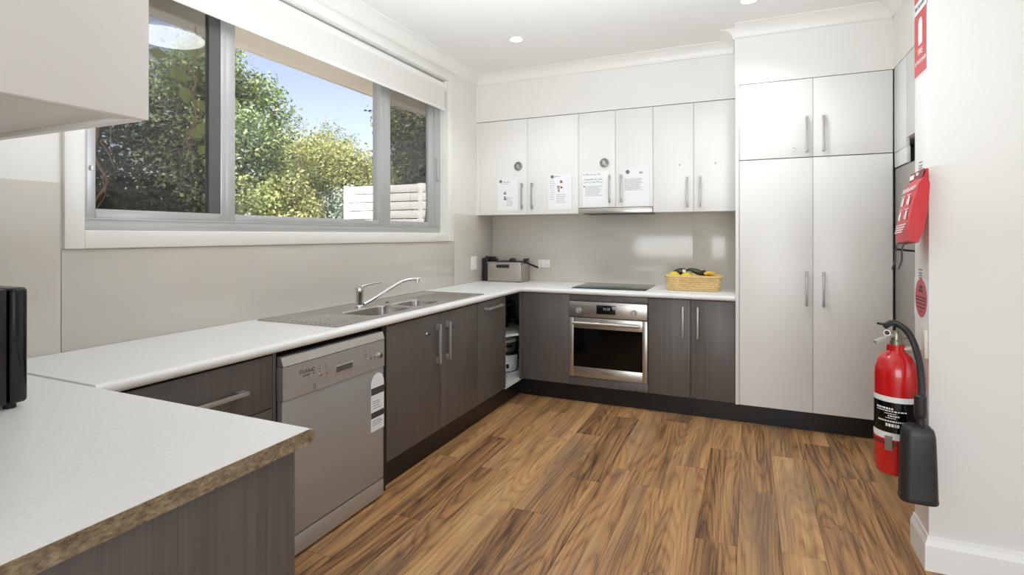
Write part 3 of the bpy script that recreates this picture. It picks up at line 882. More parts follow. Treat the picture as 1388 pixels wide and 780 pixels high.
obj('body', B(-1.327, -0.710, UY + 0.022, 4.742, 1.518, 1.560), 'dw_lid', t)
obj('front_rail', B(-1.328, -0.709, UY - 0.012, UY + 0.020, 1.513, 1.556, bev=0.003), 'steel', t)
obj('filter', B(-1.30, -0.735, 4.46, 4.72, 1.510, 1.518), 'alu_dark', t)

# pantry -----------------------------------------------------------
PY = 4.09
t = thing('pantry_cabinet', 'tall white two-door pantry cupboard right of the fruit basket', 'cabinet', (0.39, 4.4, 0.14))
obj('body', B(-0.058, 0.836, PY + 0.02, 4.742, 0.142, 1.852), 'white_inner', t)
obj('side_panel', B(-0.086, -0.0625, PY - 0.002, 4.742, 0.1405, 2.384, bev=0.001), 'white_door', t)
for (a, b, hx) in ((-0.060, 0.3905, 0.353), (0.3935, 0.836, 0.452)):
    d = obj('door', B(a, b, PY, PY + 0.018, 0.142, 1.850, bev=0.001), 'white_door', t)
    bar_handle_v(d, PY, hx, 0.856, 1.088, 'y')
t = thing('overhead_cabinet', 'white two-door cupboard with a lock above the tall pantry', 'cabinet', (0.39, 4.4, 1.856))
obj('body', B(-0.058, 0.836, PY + 0.02, 4.742, 1.856, 2.382), 'white_inner', t)
for (a, b, hx) in ((-0.060, 0.3905, 0.353), (0.3935, 0.836, 0.452)):
    d = obj('door', B(a, b, PY, PY + 0.018, 1.856, 2.380, bev=0.001), 'white_door', t)
    bar_handle_v(d, PY, hx, 1.886, 2.122, 'y')
    if hx < 0.4: cabinet_lock(d, PY, 0.278, 1.913, 'y')

# fridge alcove on the right ---------------------------------------
RX = 0.842
t = thing('overhead_cabinet', 'white overhead cupboard above the grey fridge behind the stub wall', 'cabinet', (1.2, 3.5, 1.85))
obj('body', B(RX + 0.02, 1.60, 3.545, 4.085, 1.90, 2.382), 'white_inner', t)
obj('door', B(RX, RX + 0.018, 3.806, 4.087, 1.850, 2.380, bev=0.001), 'white_door', t)
obj('door', B(RX, RX + 0.018, 2.83, 3.803, 1.90, 2.380, bev=0.001), 'white_door', t)
obj('filler_panel', B(RX + 0.002, RX + 0.02, 3.80, 4.087, 1.756, 1.848, bev=0.001), 'white_door', t)
obj('recess_back', B(RX + 0.10, RX + 0.115, 2.83, 3.80, 1.760, 1.90), 'white_inner', t)
t = thing('refrigerator', 'grey steel two-door refrigerator in the alcove behind the stub wall', 'refrigerator', (1.2, 3.6, 0.02))
obj('body', B(RX + 0.075, 1.58, 3.22, 4.080, 0.03, 1.745, bev=0.006), 'fridge', t)
obj('door', B(RX + 0.004, RX + 0.07, 3.22, 4.082, 1.245, 1.748, bev=0.006), 'fridge', t)
obj('door', B(RX + 0.004, RX + 0.07, 3.22, 4.082, 0.05, 1.235, bev=0.006), 'fridge', t)
obj('foot', B(RX + 0.12, 1.5, 3.25, 4.02, 0.0, 0.032), 'black', t)

# overhead cabinet above the peninsula -----------------------------
t = thing('overhead_cabinet', 'white overhead cupboard end jutting in at the top left above the peninsula', 'cabinet', (-1.6, 0.38, 1.515))
obj('body', B(XW + 0.01, -0.905, 0.205, 0.537, 1.522, 2.78), 'white_inner', t)
obj('end_panel', B(-0.903, -0.886, 0.205, 0.557, 1.516, 2.78, bev=0.0012), 'white_door', t)
obj('under_rail', B(-0.921, -0.905, 0.205, 0.535, 1.516, 1.522), 'white_inner', t)
for (a, b) in ((-2.29, -1.60), (-1.597, -0.9045)):
    obj('door', B(a, b, 0.540, 0.557, 1.515, 2.78, bev=0.0012), 'white_door', t)

# microwave --------------------------------------------------------
t = thing('microwave', 'black microwave oven at the left edge on the peninsula worktop', 'microwave', (-1.9, 0.57, 0.9))
obj('body', B(-2.165, -1.663, 0.385, 0.706, 0.912, 1.198, bev=0.006), 'black', t)
obj('front', B(-2.168, -1.660, 0.709, 0.747, 0.912, 1.200, bev=0.010, seg=3), 'black_gloss', t)
obj('door_window', B(-2.14, -1.83, 0.747, 0.749, 0.95, 1.165, bev=0.001), 'oven_inside', t)
for x in (-2.12, -1.705):
    for y in (0.42, 0.725):
        obj('foot', MB().cyl((x + 0.02, y - 0.006, 0.9), (x + 0.02, y - 0.006, 0.914), 0.013, seg=14), 'black', t)
m = MB()
for i in range(9): m.box(-1.6632, -1.6622, 0.42 + 0.022 * i, 0.43 + 0.022 * i, 1.02, 1.12)
obj('vent_slots', m, 'black_gloss', t, kind='stuff')

# sockets ----------------------------------------------------------
t = thing('power_switch', 'white upright double switch plate on the window-wall splashback', 'switch', (XW + 0.006, 4.353, 1.074))
pp = obj('plate', B(XW + 0.006, XW + 0.016, 4.300, 4.408, 1.012, 1.138, bev=0.003), 'white_plastic', t)
for z in (1.045, 1.075, 1.105): obj('rocker', B(XW + 0.016, XW + 0.020, 4.362, 4.392, z - 0.010, z + 0.010, bev=0.002), 'white_plastic', t)
t = thing('power_outlet', 'white double power outlet behind the deep fryer', 'socket', (-1.76, YB - 0.006, 1.063))
obj('plate', B(-1.818, -1.702, YB - 0.016, YB - 0.006, 1.028, 1.100, bev=0.003), 'white_plastic', t)
for x in (-1.79, -1.73): obj('rocker', B(x - 0.008, x + 0.008, YB - 0.019, YB - 0.016, 1.078, 1.092, bev=0.001), 'white_plastic', t)
m = MB()
for x in (-1.79, -1.73):
    m.box(x - 0.010, x - 0.006, YB - 0.0165, YB - 0.016, 1.05, 1.06).box(x + 0.006, x + 0.010, YB - 0.0165, YB - 0.016, 1.05, 1.06).box(x - 0.0015, x + 0.0015, YB - 0.0165, YB - 0.016, 1.036, 1.046)
obj('slots', m, 'socket_hole', t, kind='stuff')

# deep fryer -------------------------------------------------------
t = thing('deep_fryer', 'stainless deep fryer with black control head in the worktop corner', 'fryer', (-2.06, 4.59, 0.9))
obj('tank', B(-2.222, -1.888, 4.475, 4.695, 0.905, 1.078, bev=0.006), 'steel', t)
obj('rim', B(-2.226, -1.884, 4.471, 4.699, 1.070, 1.082, bev=0.003), 'steel', t)
obj('grip', B(-2.128, -2.000, 4.462, 4.476, 1.030, 1.060, bev=0.003), 'black', t)
obj('control_head', B(-2.292, -2.228, 4.50, 4.68, 0.905, 1.118, bev=0.012), 'black', t)
m = MB().box(-2.285, -2.20, 4.55, 4.63, 1.118, 1.126, bev=0.003).cyl((-2.25, 4.53, 1.116), (-2.25, 4.53, 1.134), 0.016, seg=16).box(-2.215, -2.17, 4.53, 4.60, 1.082, 1.110, bev=0.006)
obj('control_cap', m, 'black', t)
m = MB()
m.box(-2.15, -1.90, 4.49, 4.68, 1.082, 1.090, bev=0.002)
obj('lid', m, 'black', t)
obj('lid_knob', MB().sphere((-2.00, 4.55, 1.095), 0.035, (1, 0.8, 0.7), 14, 8), 'black', t)
m = MB().box(-1.895, -1.855, 4.55, 4.60, 1.07, 1.115, bev=0.004)
m.tube([(-1.87, 4.57, 1.075), (-1.82, 4.545, 1.062), (-1.765, 4.52, 1.048), (-1.735, 4.51, 1.04)], [0.006, 0.009, 0.011, 0.009], seg=10)
obj('basket_handle', m, 'black', t)
for x in (-2.20, -1.91):
    for y in (4.495, 4.675): obj('foot', MB().cyl((x, y, 0.9), (x, y, 0.907), 0.012, seg=12), 'black', t)

# fruit basket -----------------------------------------------------
BX, BYc, BZ = -0.395, 4.42, 0.9
t = thing('fruit_basket', 'woven straw basket of fruit on the worktop beside the pantry', 'basket', (BX, BYc, BZ))
HWX, HWY, BH = 0.180, 0.095, 0.105
def ringpts(hx, hy, z, n, wob=0, ph=0, r=0.035):
    base = rr(-hx, hx, -hy, hy, r, 4)
    L = [0]
    for i in range(len(base)):
        p, q = base[i], base[(i + 1) % len(base)]
        L.append(L[-1] + math.hypot(q[0] - p[0], q[1] - p[1]))
    out = []
    for k in range(n):
        s_ = L[-1] * k / n
        i = max(j for j in range(len(base)) if L[j] <= s_)
        p, q = base[i], base[(i + 1) % len(base)]
        f = (s_ - L[i]) / (L[i + 1] - L[i])
        x, y = p[0] + f * (q[0] - p[0]), p[1] + f * (q[1] - p[1])
        tx, ty = q[0] - p[0], q[1] - p[1]; d = math.hypot(tx, ty)
        w = wob * math.cos(PI * k / 2 + ph)
        out.append((BX + x + ty / d * w, BYc + y - tx / d * w, BZ + z))
    return out
obj('liner', MB().prism([(p[0] - BX, p[1] - BYc) for p in []] or rr(BX - HWX + 0.006, BX + HWX - 0.006, BYc - HWY + 0.006, BYc + HWY - 0.006, 0.03, 4), 'z', BZ + 0.001, BZ + 0.012), 'straw', t)
NR = 6
for j in range(NR):
    m = MB(); n = 96
    fl = 1 + 0.10 * j / NR
    p = ringpts(HWX * fl, HWY * fl, 0.010 + j * 0.0165, n, 0.0055, 0 if j % 2 == 0 else PI)
    m.tube(p + [p[0]], 0.0085, seg=6, cap=False)
    obj('weave', m, 'straw', t)
m = MB(); n = 72
p1 = ringpts(HWX * 1.11, HWY * 1.11, BH + 0.004, n, 0.006, 0); p2 = ringpts(HWX * 1.11, HWY * 1.11, BH + 0.006, n, 0.006, PI)
m.tube(p1 + [p1[0]], 0.009, seg=6, cap=False); m.tube(p2 + [p2[0]], 0.009, seg=6, cap=False)
obj('rim', m, 'straw', t)
m = MB()
for a, b in zip(ringpts(HWX, HWY, 0.004, 48), ringpts(HWX * 1.1, HWY * 1.1, BH, 48)): m.tube([a, b], 0.004, seg=5)
obj('stakes', m, 'straw', t)

def fruit(name, label, c, r, sc, rot, mat, tip=None):
    o = thing(name, label, 'vegetable' if name in ('zucchini', 'aubergine') else 'fruit', c, 'fruit and vegetables in the straw basket', rot=rot)
    prof = [(0, -1.12), (0.12, -1.10), (0.2, -1.02), (0.55, -0.85), (0.88, -0.45), (1, 0), (0.88, 0.45), (0.55, 0.85), (0.2, 1.02), (0.12, 1.10), (0, 1.12)]
    obj('flesh', MB().lathe([(p[0] * r, p[1] * r * sc) for p in prof], seg=18), mat, o)
    if tip: obj('stem', MB().lathe([(0.010, 0), (0.008, 0.018), (0, 0.02)], (0, 0, r * sc * 1.06), seg=10), tip, o)
    return o
zf = BZ + 0.012
fruit('lemon', 'yellow lemon at the left end of the straw basket', (BX - 0.142, BYc - 0.040, zf + 0.098), 0.036, 1.25, (PI / 2, 0.3, 1.2), 'lemon')
fruit('lemon', 'yellow lemon under the zucchini in the straw basket', (BX - 0.045, BYc - 0.045, zf + 0.094), 0.036, 1.25, (PI / 2, 0, 1.7), 'lemon')
# supporting layer out of sight keeps the fruit from hanging in the air
fruit('lemon', 'lemon low in the straw basket, mostly hidden by its front', (BX - 0.10, BYc + 0.045, zf + 0.040), 0.036, 1.25, (PI / 2, 0, 0.4), 'lemon')
fruit('aubergine', 'dark brown vegetable with a white sticker lying on the lemons', (BX - 0.105, BYc + 0.018, zf + 0.130), 0.026, 2.1, (0.1, PI / 2 - 0.2, 0.1), 'aubergine', 'tip')
fruit('zucchini', 'dark green zucchini lying across the top of the straw basket', (BX + 0.03, BYc + 0.015, zf + 0.130), 0.022, 3.2, (0, PI / 2 + 0.33, 0.05), 'zucchini', 'tip')
t2 = thing('banana_bunch', 'bunch of yellow bananas with dark stems at the right of the basket', 'fruit', (BX + 0.10, BYc - 0.02, zf + 0.045), 'fruit and vegetables in the straw basket')
for i in range(4):
    m = MB(); pts = []; rs = []
    for k in range(9):
        s_ = k / 8; a = -0.9 + 1.8 * s_
        pts.append((BX + 0.085 + 0.10 * s_ - 0.012 * i * s_, BYc - 0.07 + 0.032 * i + 0.02 * math.sin(a), zf + 0.120 - 0.040 * s_ ** 1.6 - 0.004 * i + 0.02 * math.sin(s_ * PI)))
        rs.append(0.016 * (0.45 + 0.55 * math.sin(PI * min(1, 0.12 + 0.8 * s_))))
    obj('banana', m.tube(pts, rs, seg=8), 'banana', t2)
obj('stem', MB().tube([(BX + 0.095, BYc - 0.02, zf + 0.108), (BX + 0.078, BYc - 0.02, zf + 0.132), (BX + 0.07, BYc - 0.02, zf + 0.145)], [0.022, 0.016, 0.012], seg=10), 'tip', t2)
tag(obj('sticker', MB().box(BX - 0.082, BX - 0.058, BYc - 0.012, BYc - 0.010, zf + 0.122, zf + 0.148, bev=0.0005), 'white_ink'), 'small white produce sticker on the dark vegetable in the basket', 'sticker')

# pots in the open corner cabinet ----------------------------------
t = thing('rice_cooker', 'white rice cooker on the bottom shelf of the open corner cabinet', 'rice cooker', (-1.96, 4.28, 0.150))
obj('body', MB().lathe([(0.085, 0), (0.105, 0.01), (0.118, 0.05), (0.120, 0.13), (0.118, 0.15)], (-1.96, 4.28, 0.150), seg=30), 'white_plastic', t)
obj('rim', MB().lathe([(0.121, 0.15), (0.123, 0.155), (0.121, 0.163), (0.10, 0.166), (0, 0.166)], (-1.96, 4.28, 0.150), seg=30), 'black', t)
obj('feet', MB().cyl((-1.90, 4.22, 0.150), (-1.90, 4.22, 0.153), 0.012), 'black', t)
obj('switch', B(-1.900, -1.878, 4.178, 4.200, 0.19, 0.225, bev=0.004), 'black', t)
pts = [(-1.86, 4.36, 0.31), (-1.82, 4.37, 0.36), (-1.80, 4.38, 0.33), (-1.80, 4.36, 0.22), (-1.80, 4.30, 0.156), (-1.84, 4.20, 0.156), (-1.86, 4.12, 0.156), (-1.82, 4.05, 0.156)]
obj('power_cord', MB().tube(crom(pts, 4), 0.005, seg=8), 'white_plastic', t)
t = thing('steamer_pot', 'steel pot with a white lid on top of the rice cooker', 'pot', (-1.96, 4.28, 0.316))
obj('pot', MB().lathe([(0.085, 0), (0.095, 0.01), (0.098, 0.085), (0.101, 0.09)], (-1.96, 4.28, 0.317), seg=30), 'pot_steel', t)
obj('lid', MB().lathe([(0.107, 0), (0.11, 0.006), (0.10, 0.018), (0.05, 0.030), (0, 0.034)], (-1.96, 4.28, 0.407), seg=30), 'white_plastic', t)
obj('handle', B(-1.90, -1.865, 4.185, 4.235, 0.365, 0.385, bev=0.006), 'black', t)
t = thing('saucepan', 'black saucepan on the middle shelf of the open corner cabinet', 'saucepan', (-2.04, 4.30, 0.516))
obj('pan', MB().lathe([(0.09, 0), (0.10, 0.008), (0.103, 0.085), (0.097, 0.085), (0.094, 0.012), (0, 0.012)], (-2.04, 4.30, 0.516), seg=28), 'black', t)
obj('handle', MB().tube([(-1.945, 4.32, 0.585), (-1.86, 4.38, 0.592), (-1.80, 4.42, 0.594)], [0.008, 0.010, 0.009], seg=8), 'black', t)
t = thing('frying_pan', 'dark frying pan lying behind the saucepan in the open corner cabinet', 'pan', (-1.88, 4.55, 0.516))
obj('pan', MB().lathe([(0.10, 0), (0.125, 0.035), (0.121, 0.036), (0.097, 0.006), (0, 0.006)], (-1.88, 4.575, 0.516), seg=28), 'black', t)
obj('handle', MB().tube([(-1.80, 4.48, 0.552), (-1.72, 4.38, 0.572), (-1.68, 4.33, 0.575)], 0.010, seg=8), 'black', t)
t = thing('toaster', 'dark sandwich press standing at the back of the open corner cabinet', 'appliance', (-2.12, 4.58, 0.516))
obj('body', B(-2.25, -2.02, 4.47, 4.69, 0.517, 0.66, bev=0.02), 'black', t)
obj('lid', B(-2.245, -2.025, 4.475, 4.685, 0.663, 0.70, bev=0.015), 'alu_dark', t)

# notices, magnets -------------------------------------------------
def notice(label, x0, x1, z0, z1, lines, extra=None, y=UY):
    t = thing('paper_notice', label, 'paper', ((x0 + x1) / 2, y - 0.001, z0), 'notices on the wall cabinets')
    m = MB(); nx = 6
    cols = []
    for i in range(nx + 1):
        s_ = i / nx
        cols.append((x0 + (x1 - x0) * s_, y - 0.0014 - 0.048 * max(0.0, s_ - 0.75) ** 1.5))
    m.prism(cols + [(px, py - 0.0006) for px, py in reversed(cols)], 'z', z0, z1)
    obj('sheet', m, 'paper', t)
    for (matn, rows) in lines:
        m = MB()
        for (lx, w, z, h) in rows:
            xx = x0 + lx * (x1 - x0); end = min(xx + w * (x1 - x0), x0 + (x1 - x0) * 0.80)
            while xx < end:
                wd = 0.006 + 0.014 * random.random()
                e = min(xx + wd, end)
                zc = z0 + z * (z1 - z0)
                if matn == 'ink_teal':
                    e = min(xx + 0.007, end)
                    for q in range(2):
                        dz = random.uniform(-0.004, 0.004)
                        m.box(xx + q * 0.0035, xx + q * 0.0035 + 0.0022, y - 0.0026, y - 0.0019, zc + dz - 0.004, zc + dz + 0.004)
                    m.box(xx, e, y - 0.0026, y - 0.0019, zc + dz - 0.001, zc + dz + 0.001)
                    xx = e + random.choice((0.002, 0.003, 0.009))
                    continue
                m.box(xx, e, y - 0.0026, y - 0.0019, zc - h / 2, zc + h / 2)
                xx = e + 0.004
        obj('print', m, matn, t, kind='stuff')
    return t
body = lambda a, b, n, x=0.1, w=0.7: [(x, w * (0.75 + 0.25 * random.random()), a + (b - a) * i / (n - 1), 0.0045) for i in range(n)]
notice('white notice with two small dark pictures on the leftmost cabinet door', -2.092, -1.885, 1.552, 1.842,
       [('ink', [(0.28, 0.3, 0.88, 0.006), (0.3, 0.25, 0.83, 0.004)] + body(0.15, 0.4, 6, 0.45, 0.3)), ('ink_dark', [(0.32, 0.10, 0.56, 0.016), (0.30, 0.13, 0.52, 0.010), (0.32, 0.09, 0.42, 0.012), (0.31, 0.12, 0.36, 0.020)])])
notice('white notice with red and black marks on the second cabinet door', -1.602, -1.385, 1.552, 1.860,
       [('ink', [(0.2, 0.3, 0.93, 0.006)] + body(0.3, 0.8, 9, 0.08, 0.22) + body(0.2, 0.42, 5, 0.35, 0.4)), ('ink_red', [(0.50, 0.11, 0.78, 0.022), (0.52, 0.09, 0.62, 0.018)]), ('ink_dark', [(0.38, 0.11, 0.64, 0.014), (0.38, 0.11, 0.59, 0.010), (0.42, 0.05, 0.53, 0.020)])])
notice('white notice with teal handwriting on the left door above the rangehood', -1.291, -1.066, 1.570, 1.865,
       [('ink_teal', [(0.03, 0.62, 0.92, 0.009), (0.06, 0.74, 0.78, 0.010), (0.05, 0.74, 0.70, 0.010)]), ('ink_dark', [(0.04, 0.04, 0.58, 0.014)]), ('ink', body(0.32, 0.58, 7, 0.10, 0.66))])
notice('typed white letter on the right door above the rangehood', -0.946, -0.735, 1.570, 1.884,
       [('ink', body(0.42, 0.70, 10, 0.06, 0.74) + [(0.62, 0.2, 0.86, 0.016)])])
def magnet(label, x, z, r, ring):
    t = thing('round_magnet', label, 'magnet', (x, UY, z), 'magnets on the wall cabinets')
    obj('disc', MB().cyl((x, UY - 0.0035 if not ring else UY, z), (x, UY - 0.0075, z), r, seg=24), 'ink_mid' if not ring else 'magnet_dark', t)
    if ring:
        obj('silver_rim', MB().tube([(x + r * math.cos(2 * PI * k / 28), UY - 0.006, z + r * math.sin(2 * PI * k / 28)) for k in range(29)], 0.005, seg=6, cap=False), 'chrome', t)
        obj('picture', MB().sphere((x - 0.006, UY - 0.0075, z + 0.004), r * 0.55, (0.7, 0.05, 1), 12, 8).sphere((x + 0.008, UY - 0.0075, z - 0.016), r * 0.4, (1, 0.05, 0.6), 12, 8), 'magnet', t)
magnet('large round picture magnet on the leftmost wall cabinet door', -1.886, 1.945, 0.038, True)
magnet('large round picture magnet above the teal handwritten notice', -1.104, 1.934, 0.038, True)
magnet('small grey magnet holding the notice with two dark pictures', -2.058, 1.815, 0.014, False)
magnet('small grey magnet holding the notice with red marks', -1.565, 1.838, 0.014, False)
magnet('small grey magnet holding the typed letter', -0.910, 1.850, 0.016, False)

# ------------------------------------------------------------------ fire gear on the stub wall
SX = 0.655
def plate_x(y0, y1, z0, z1, x, th=0.0012): return B(x - th, x, y0, y1, z0, z1)
RT, UPV = (0, -1, 0), (0, 0, 1)        # reading directions on a face that looks toward -X
t = thing('fire_blanket_sign', 'red sign at the top edge of the stub wall above the extinguisher sign', 'sign', (SX, 2.72, 2.31))
bd = obj('board', plate_x(2.640, 2.812, 2.262, 2.62, SX, 0.003), 'sign_red', t)
obj('white_strip', plate_x(2.640, 2.812, 2.262, 2.312, SX - 0.003, 0.0006), 'white_ink', t)
obj('lettering', text_mesh('FIRE BLANKET', 0.024, (SX - 0.0037, 2.726, 2.287), RT, UPV), 'ink_dark', t)
obj('pictogram', MB().prism([(2.75, 2.33), (2.735, 2.33), (2.725, 2.37), (2.712, 2.33), (2.697, 2.33), (2.715, 2.43), (2.735, 2.43)], 'x', SX - 0.0036, SX - 0.003), 'white_ink', t)
t = thing('extinguisher_sign', 'red FIRE EXTINGUISHER sign with a white cylinder symbol on the stub wall', 'sign', (SX, 2.72, 2.0))
obj('board', plate_x(2.640, 2.812, 2.000, 2.258, SX, 0.003), 'sign_red', t)
obj('pictogram', plate_x(2.700, 2.752, 2.125, 2.215, SX - 0.003, 0.0006).prism([(2.752, 2.215), (2.700, 2.215), (2.712, 2.235), (2.740, 2.235)], 'x', SX - 0.0036, SX - 0.003), 'white_ink', t)
obj('lettering', merge(text_mesh('FIRE', 0.034, (SX - 0.0032, 2.726, 2.095), RT, UPV), text_mesh('EXTINGUISHER', 0.023, (SX - 0.0032, 2.726, 2.055), RT, UPV)), 'white_ink', t)
obj('border', plate_x(2.640, 2.812, 1.994, 2.000, SX, 0.003).box(SX - 0.003, SX, 2.634, 2.640, 1.994, 2.258), 'white_ink', t)

for (nm, z) in (('small printed white label on the stub wall above the fire blanket', 1.615), ('small printed white label on the stub wall above the round red sticker', 1.168)):
    t = thing('wall_label', nm, 'label', (SX, 2.72, z))
    obj('card', plate_x(2.690, 2.770, z - 0.03, z + 0.03, SX, 0.001), 'white_ink', t)
    m = MB()
    for i, dz in enumerate((0.018, 0.004, -0.006, -0.016)): m.box(SX - 0.0016, SX - 0.001, 2.705, 2.755, z + dz - 0.0035, z + dz + 0.0035)
    obj('print', m, 'ink', t, kind='stuff')

# fire blanket pouch, hung by its top and swung out
t = thing('fire_blanket', 'red fire blanket pouch with black pull tapes hanging on the stub wall', 'fire blanket', (0.640, 2.675, 1.588), rot=(math.radians(-4), math.radians(10), math.radians(2)))
# local: face looks -X, width along Y, hangs down -Z
W2, HH = 0.080, 0.295
m = MB()
rows = [(0, 0.004), (-0.03, 0.006), (-0.06, 0.018), (-0.15, 0.026), (-0.25, 0.026), (-HH, 0.016)]
rg = []
for z, th in rows:
    rg.append([m.bm.verts.new(p) for p in ((-th, -W2, z), (-th - 0.004, 0, z), (-th, W2, z), (th, W2, z), (th, -W2, z))])
for a, b in zip(rg, rg[1:]):
    for i in range(5): m.bm.faces.new((a[i], a[(i + 1) % 5], b[(i + 1) % 5], b[i]))
m.bm.faces.new(rg[0]); m.bm.faces.new(rg[-1])
po = obj('pouch', m, 'blanket_red', t)
obj('header', B(-0.0112, -0.0092, -W2, W2, -0.034, 0.0), 'dark_red', t)
obj('header_label', B(-0.0118, -0.0112, 0.028, 0.078, -0.028, -0.008), 'white_ink', t)
obj('lettering', merge(text_mesh('FIRE BLANKET', 0.026, (-0.0268, 0.0, -0.078), RT, (0.12, 0, 1))), 'white_ink', t)
m = MB()
for (y, z) in ((0.045, -0.125), (-0.03, -0.125), (0.045, -0.185), (-0.03, -0.185)):
    m.box(-0.0306, -0.0298, y - 0.012, y + 0.006, z - 0.02, z + 0.016).box(-0.0306, -0.0298, y + 0.010, y + 0.016, z - 0.016, z + 0.006)
    m.box(-0.0306, -0.0298, y - 0.022, y + 0.024, z + 0.021, z + 0.024)
for i in range(4): m.box(-0.0306, -0.0298, -0.055 + 0.01 * i, 0.07, -0.228 - 0.010 * i, -0.223 - 0.010 * i)
obj('instructions', m, 'white_ink', t, kind='stuff')
def ribbon(pts, w):
    m = MB(); rows = []
    for p in pts: rows.append([m.bm.verts.new((p[0], p[1] - w / 2, p[2])), m.bm.verts.new((p[0], p[1] + w / 2, p[2]))])
    for a, b in zip(rows, rows[1:]): m.bm.faces.new((a[0], a[1], b[1], b[0]))
    bmesh.ops.solidify(m.bm, geom=m.bm.faces[:], thickness=0.002)
    return m
for s_ in (1, -1):
    y = 0.045 * s_
    obj('pull_tape', ribbon([(-0.005, y, -HH + 0.004), (-0.012, y + 0.006, -HH - 0.004), (-0.018, y + 0.016, -HH - 0.012), (-0.018, y + 0.020, -HH - 0.04), (-0.012, y + 0.020, -HH - 0.075), (-0.016, y + 0.026, -HH - 0.112)], 0.026), 'black', t)
tag(obj('wall_hook', MB().box(SX - 0.014, SX, 2.636, 2.690, 1.560, 1.590, bev=0.003).box(SX - 0.03, SX - 0.010, 2.650, 2.676, 1.572, 1.584, bev=0.002), 'white_plastic'), 'white hook on the stub wall carrying the red fire blanket', 'hook')

# round red sticker on a white card
t = thing('round_notice', 'white card with a round red sticker above the extinguisher', 'sign', (SX, 2.72, 0.98), 'fire notices')
obj('card', plate_x(2.615, 2.818, 0.985, 1.150, SX, 0.0015), 'paper', t)
m = MB(); n = 40
m.prism([(2.722 + 0.082 * math.cos(2 * PI * k / n), 1.069 + 0.080 * math.sin(2 * PI * k / n)) for k in range(n)], 'x', SX - 0.0022, SX - 0.0015)
obj('red_disc', m, 'sign_red', t)
m = MB()
for (z, w, h) in ((1.115, 0.05, 0.012), (1.099, 0.06, 0.012), (1.072, 0.13, 0.006), (1.060, 0.13, 0.006), (1.045, 0.12, 0.006), (1.030, 0.10, 0.006), (1.012, 0.04, 0.005)):
    y = 2.722 + w / 2
    while y > 2.722 - w / 2:
        l = 0.008 + 0.012 * random.random(); m.box(SX - 0.0027, SX - 0.0022, max(y - l, 2.722 - w / 2), y, z - h / 2, z + h / 2); y -= l + 0.004
obj('print', m, 'ink_dark', t, kind='stuff')

# extinguisher (built round the origin, standing on the wall bracket)
EX, EY, EZ = 0.560, 2.690, 0.345
t = thing('fire_extinguisher', 'red carbon dioxide fire extinguisher with black horn hung on the stub wall', 'fire extinguisher', (EX, EY, EZ))
R = 0.0765
prof = [(0.055, 0.0), (0.070, 0.006), (R, 0.028), (R, 0.405), (0.0745, 0.43), (0.066, 0.462), (0.055, 0.485), (0.038, 0.498), (0.033, 0.505), (0.033, 0.530)]
obj('cylinder', MB().lathe(prof, (EX, EY, EZ), seg=44), 'red', t)
def band(z0, z1, r, a0_, a1_, n=28, th=0.0008):
    m = MB(); v = []
    for k in range(n + 1):
        a = a0_ + (a1_ - a0_) * k / n
        v.append([m.bm.verts.new((EX + rr_ * math.cos(a), EY + rr_ * math.sin(a), z)) for rr_, z in ((r, z0), (r, z1))])
    for a, b in zip(v, v[1:]): m.bm.faces.new((a[0], b[0], b[1], a[1]))
    return m
# label faces the camera: direction from extinguisher to camera
ca = math.atan2(-EY, -EX)
obj('label_white', band(EZ + 0.152, EZ + 0.326, R + 0.0008, ca - 1.75, ca + 1.75), 'white_ink', t)
lbk = obj('label_black', band(EZ + 0.180, EZ + 0.304, R + 0.0014, ca - 1.74, ca + 1.74), 'black_gloss', t)
for (z, a, b, h) in ((0.278, -0.95, -0.1, 0.007), (0.268, -0.95, 0.5, 0.004), (0.258, -0.5, 0.0, 0.003), (0.249, -0.35, 0.15, 0.005), (0.240, -0.45, 0.0, 0.003), (0.227, -0.85, 0.55, 0.006), (0.211, -0.45, 0.15, 0.012)):
    m = MB(); aa = a
    while aa < b:
        w = 0.05 + 0.08 * random.random(); e = min(b, aa + w)
        q = band(EZ + z - h / 2, EZ + z + h / 2, R + 0.0019, ca + aa, ca + e, 3)
        m = merge(m, q); aa = e + 0.03
    obj('label_print', m, 'white_ink', lbk, kind='stuff')
obj('strap', merge(band(EZ + 0.128, EZ + 0.143, R + 0.0012, 0, 2 * PI, 44)), 'dark_red', t)
cl = Vector((math.cos(ca - 0.28), math.sin(ca - 0.28), 0))
cp0 = Vector((EX, EY, EZ)) + cl * (R + 0.004)
sd = Vector((-cl.y, cl.x, 0))
m = MB()
vs = []
for (z, o2) in ((0.168, 0.002), (0.165, 0.008), (0.14, 0.010), (0.110, 0.006), (0.110, 0.002)):
    vs.append([m.bm.verts.new(cp0 + cl * o2 + sd * w + Vector((0, 0, z))) for w in (-0.013, 0.013)])
for a, b in zip(vs, vs[1:]): m.bm.faces.new((a[0], a[1], b[1], b[0]))
bmesh.ops.solidify(m.bm, geom=m.bm.faces[:], thickness=0.002)
obj('buckle', m, 'grey_tape', t)
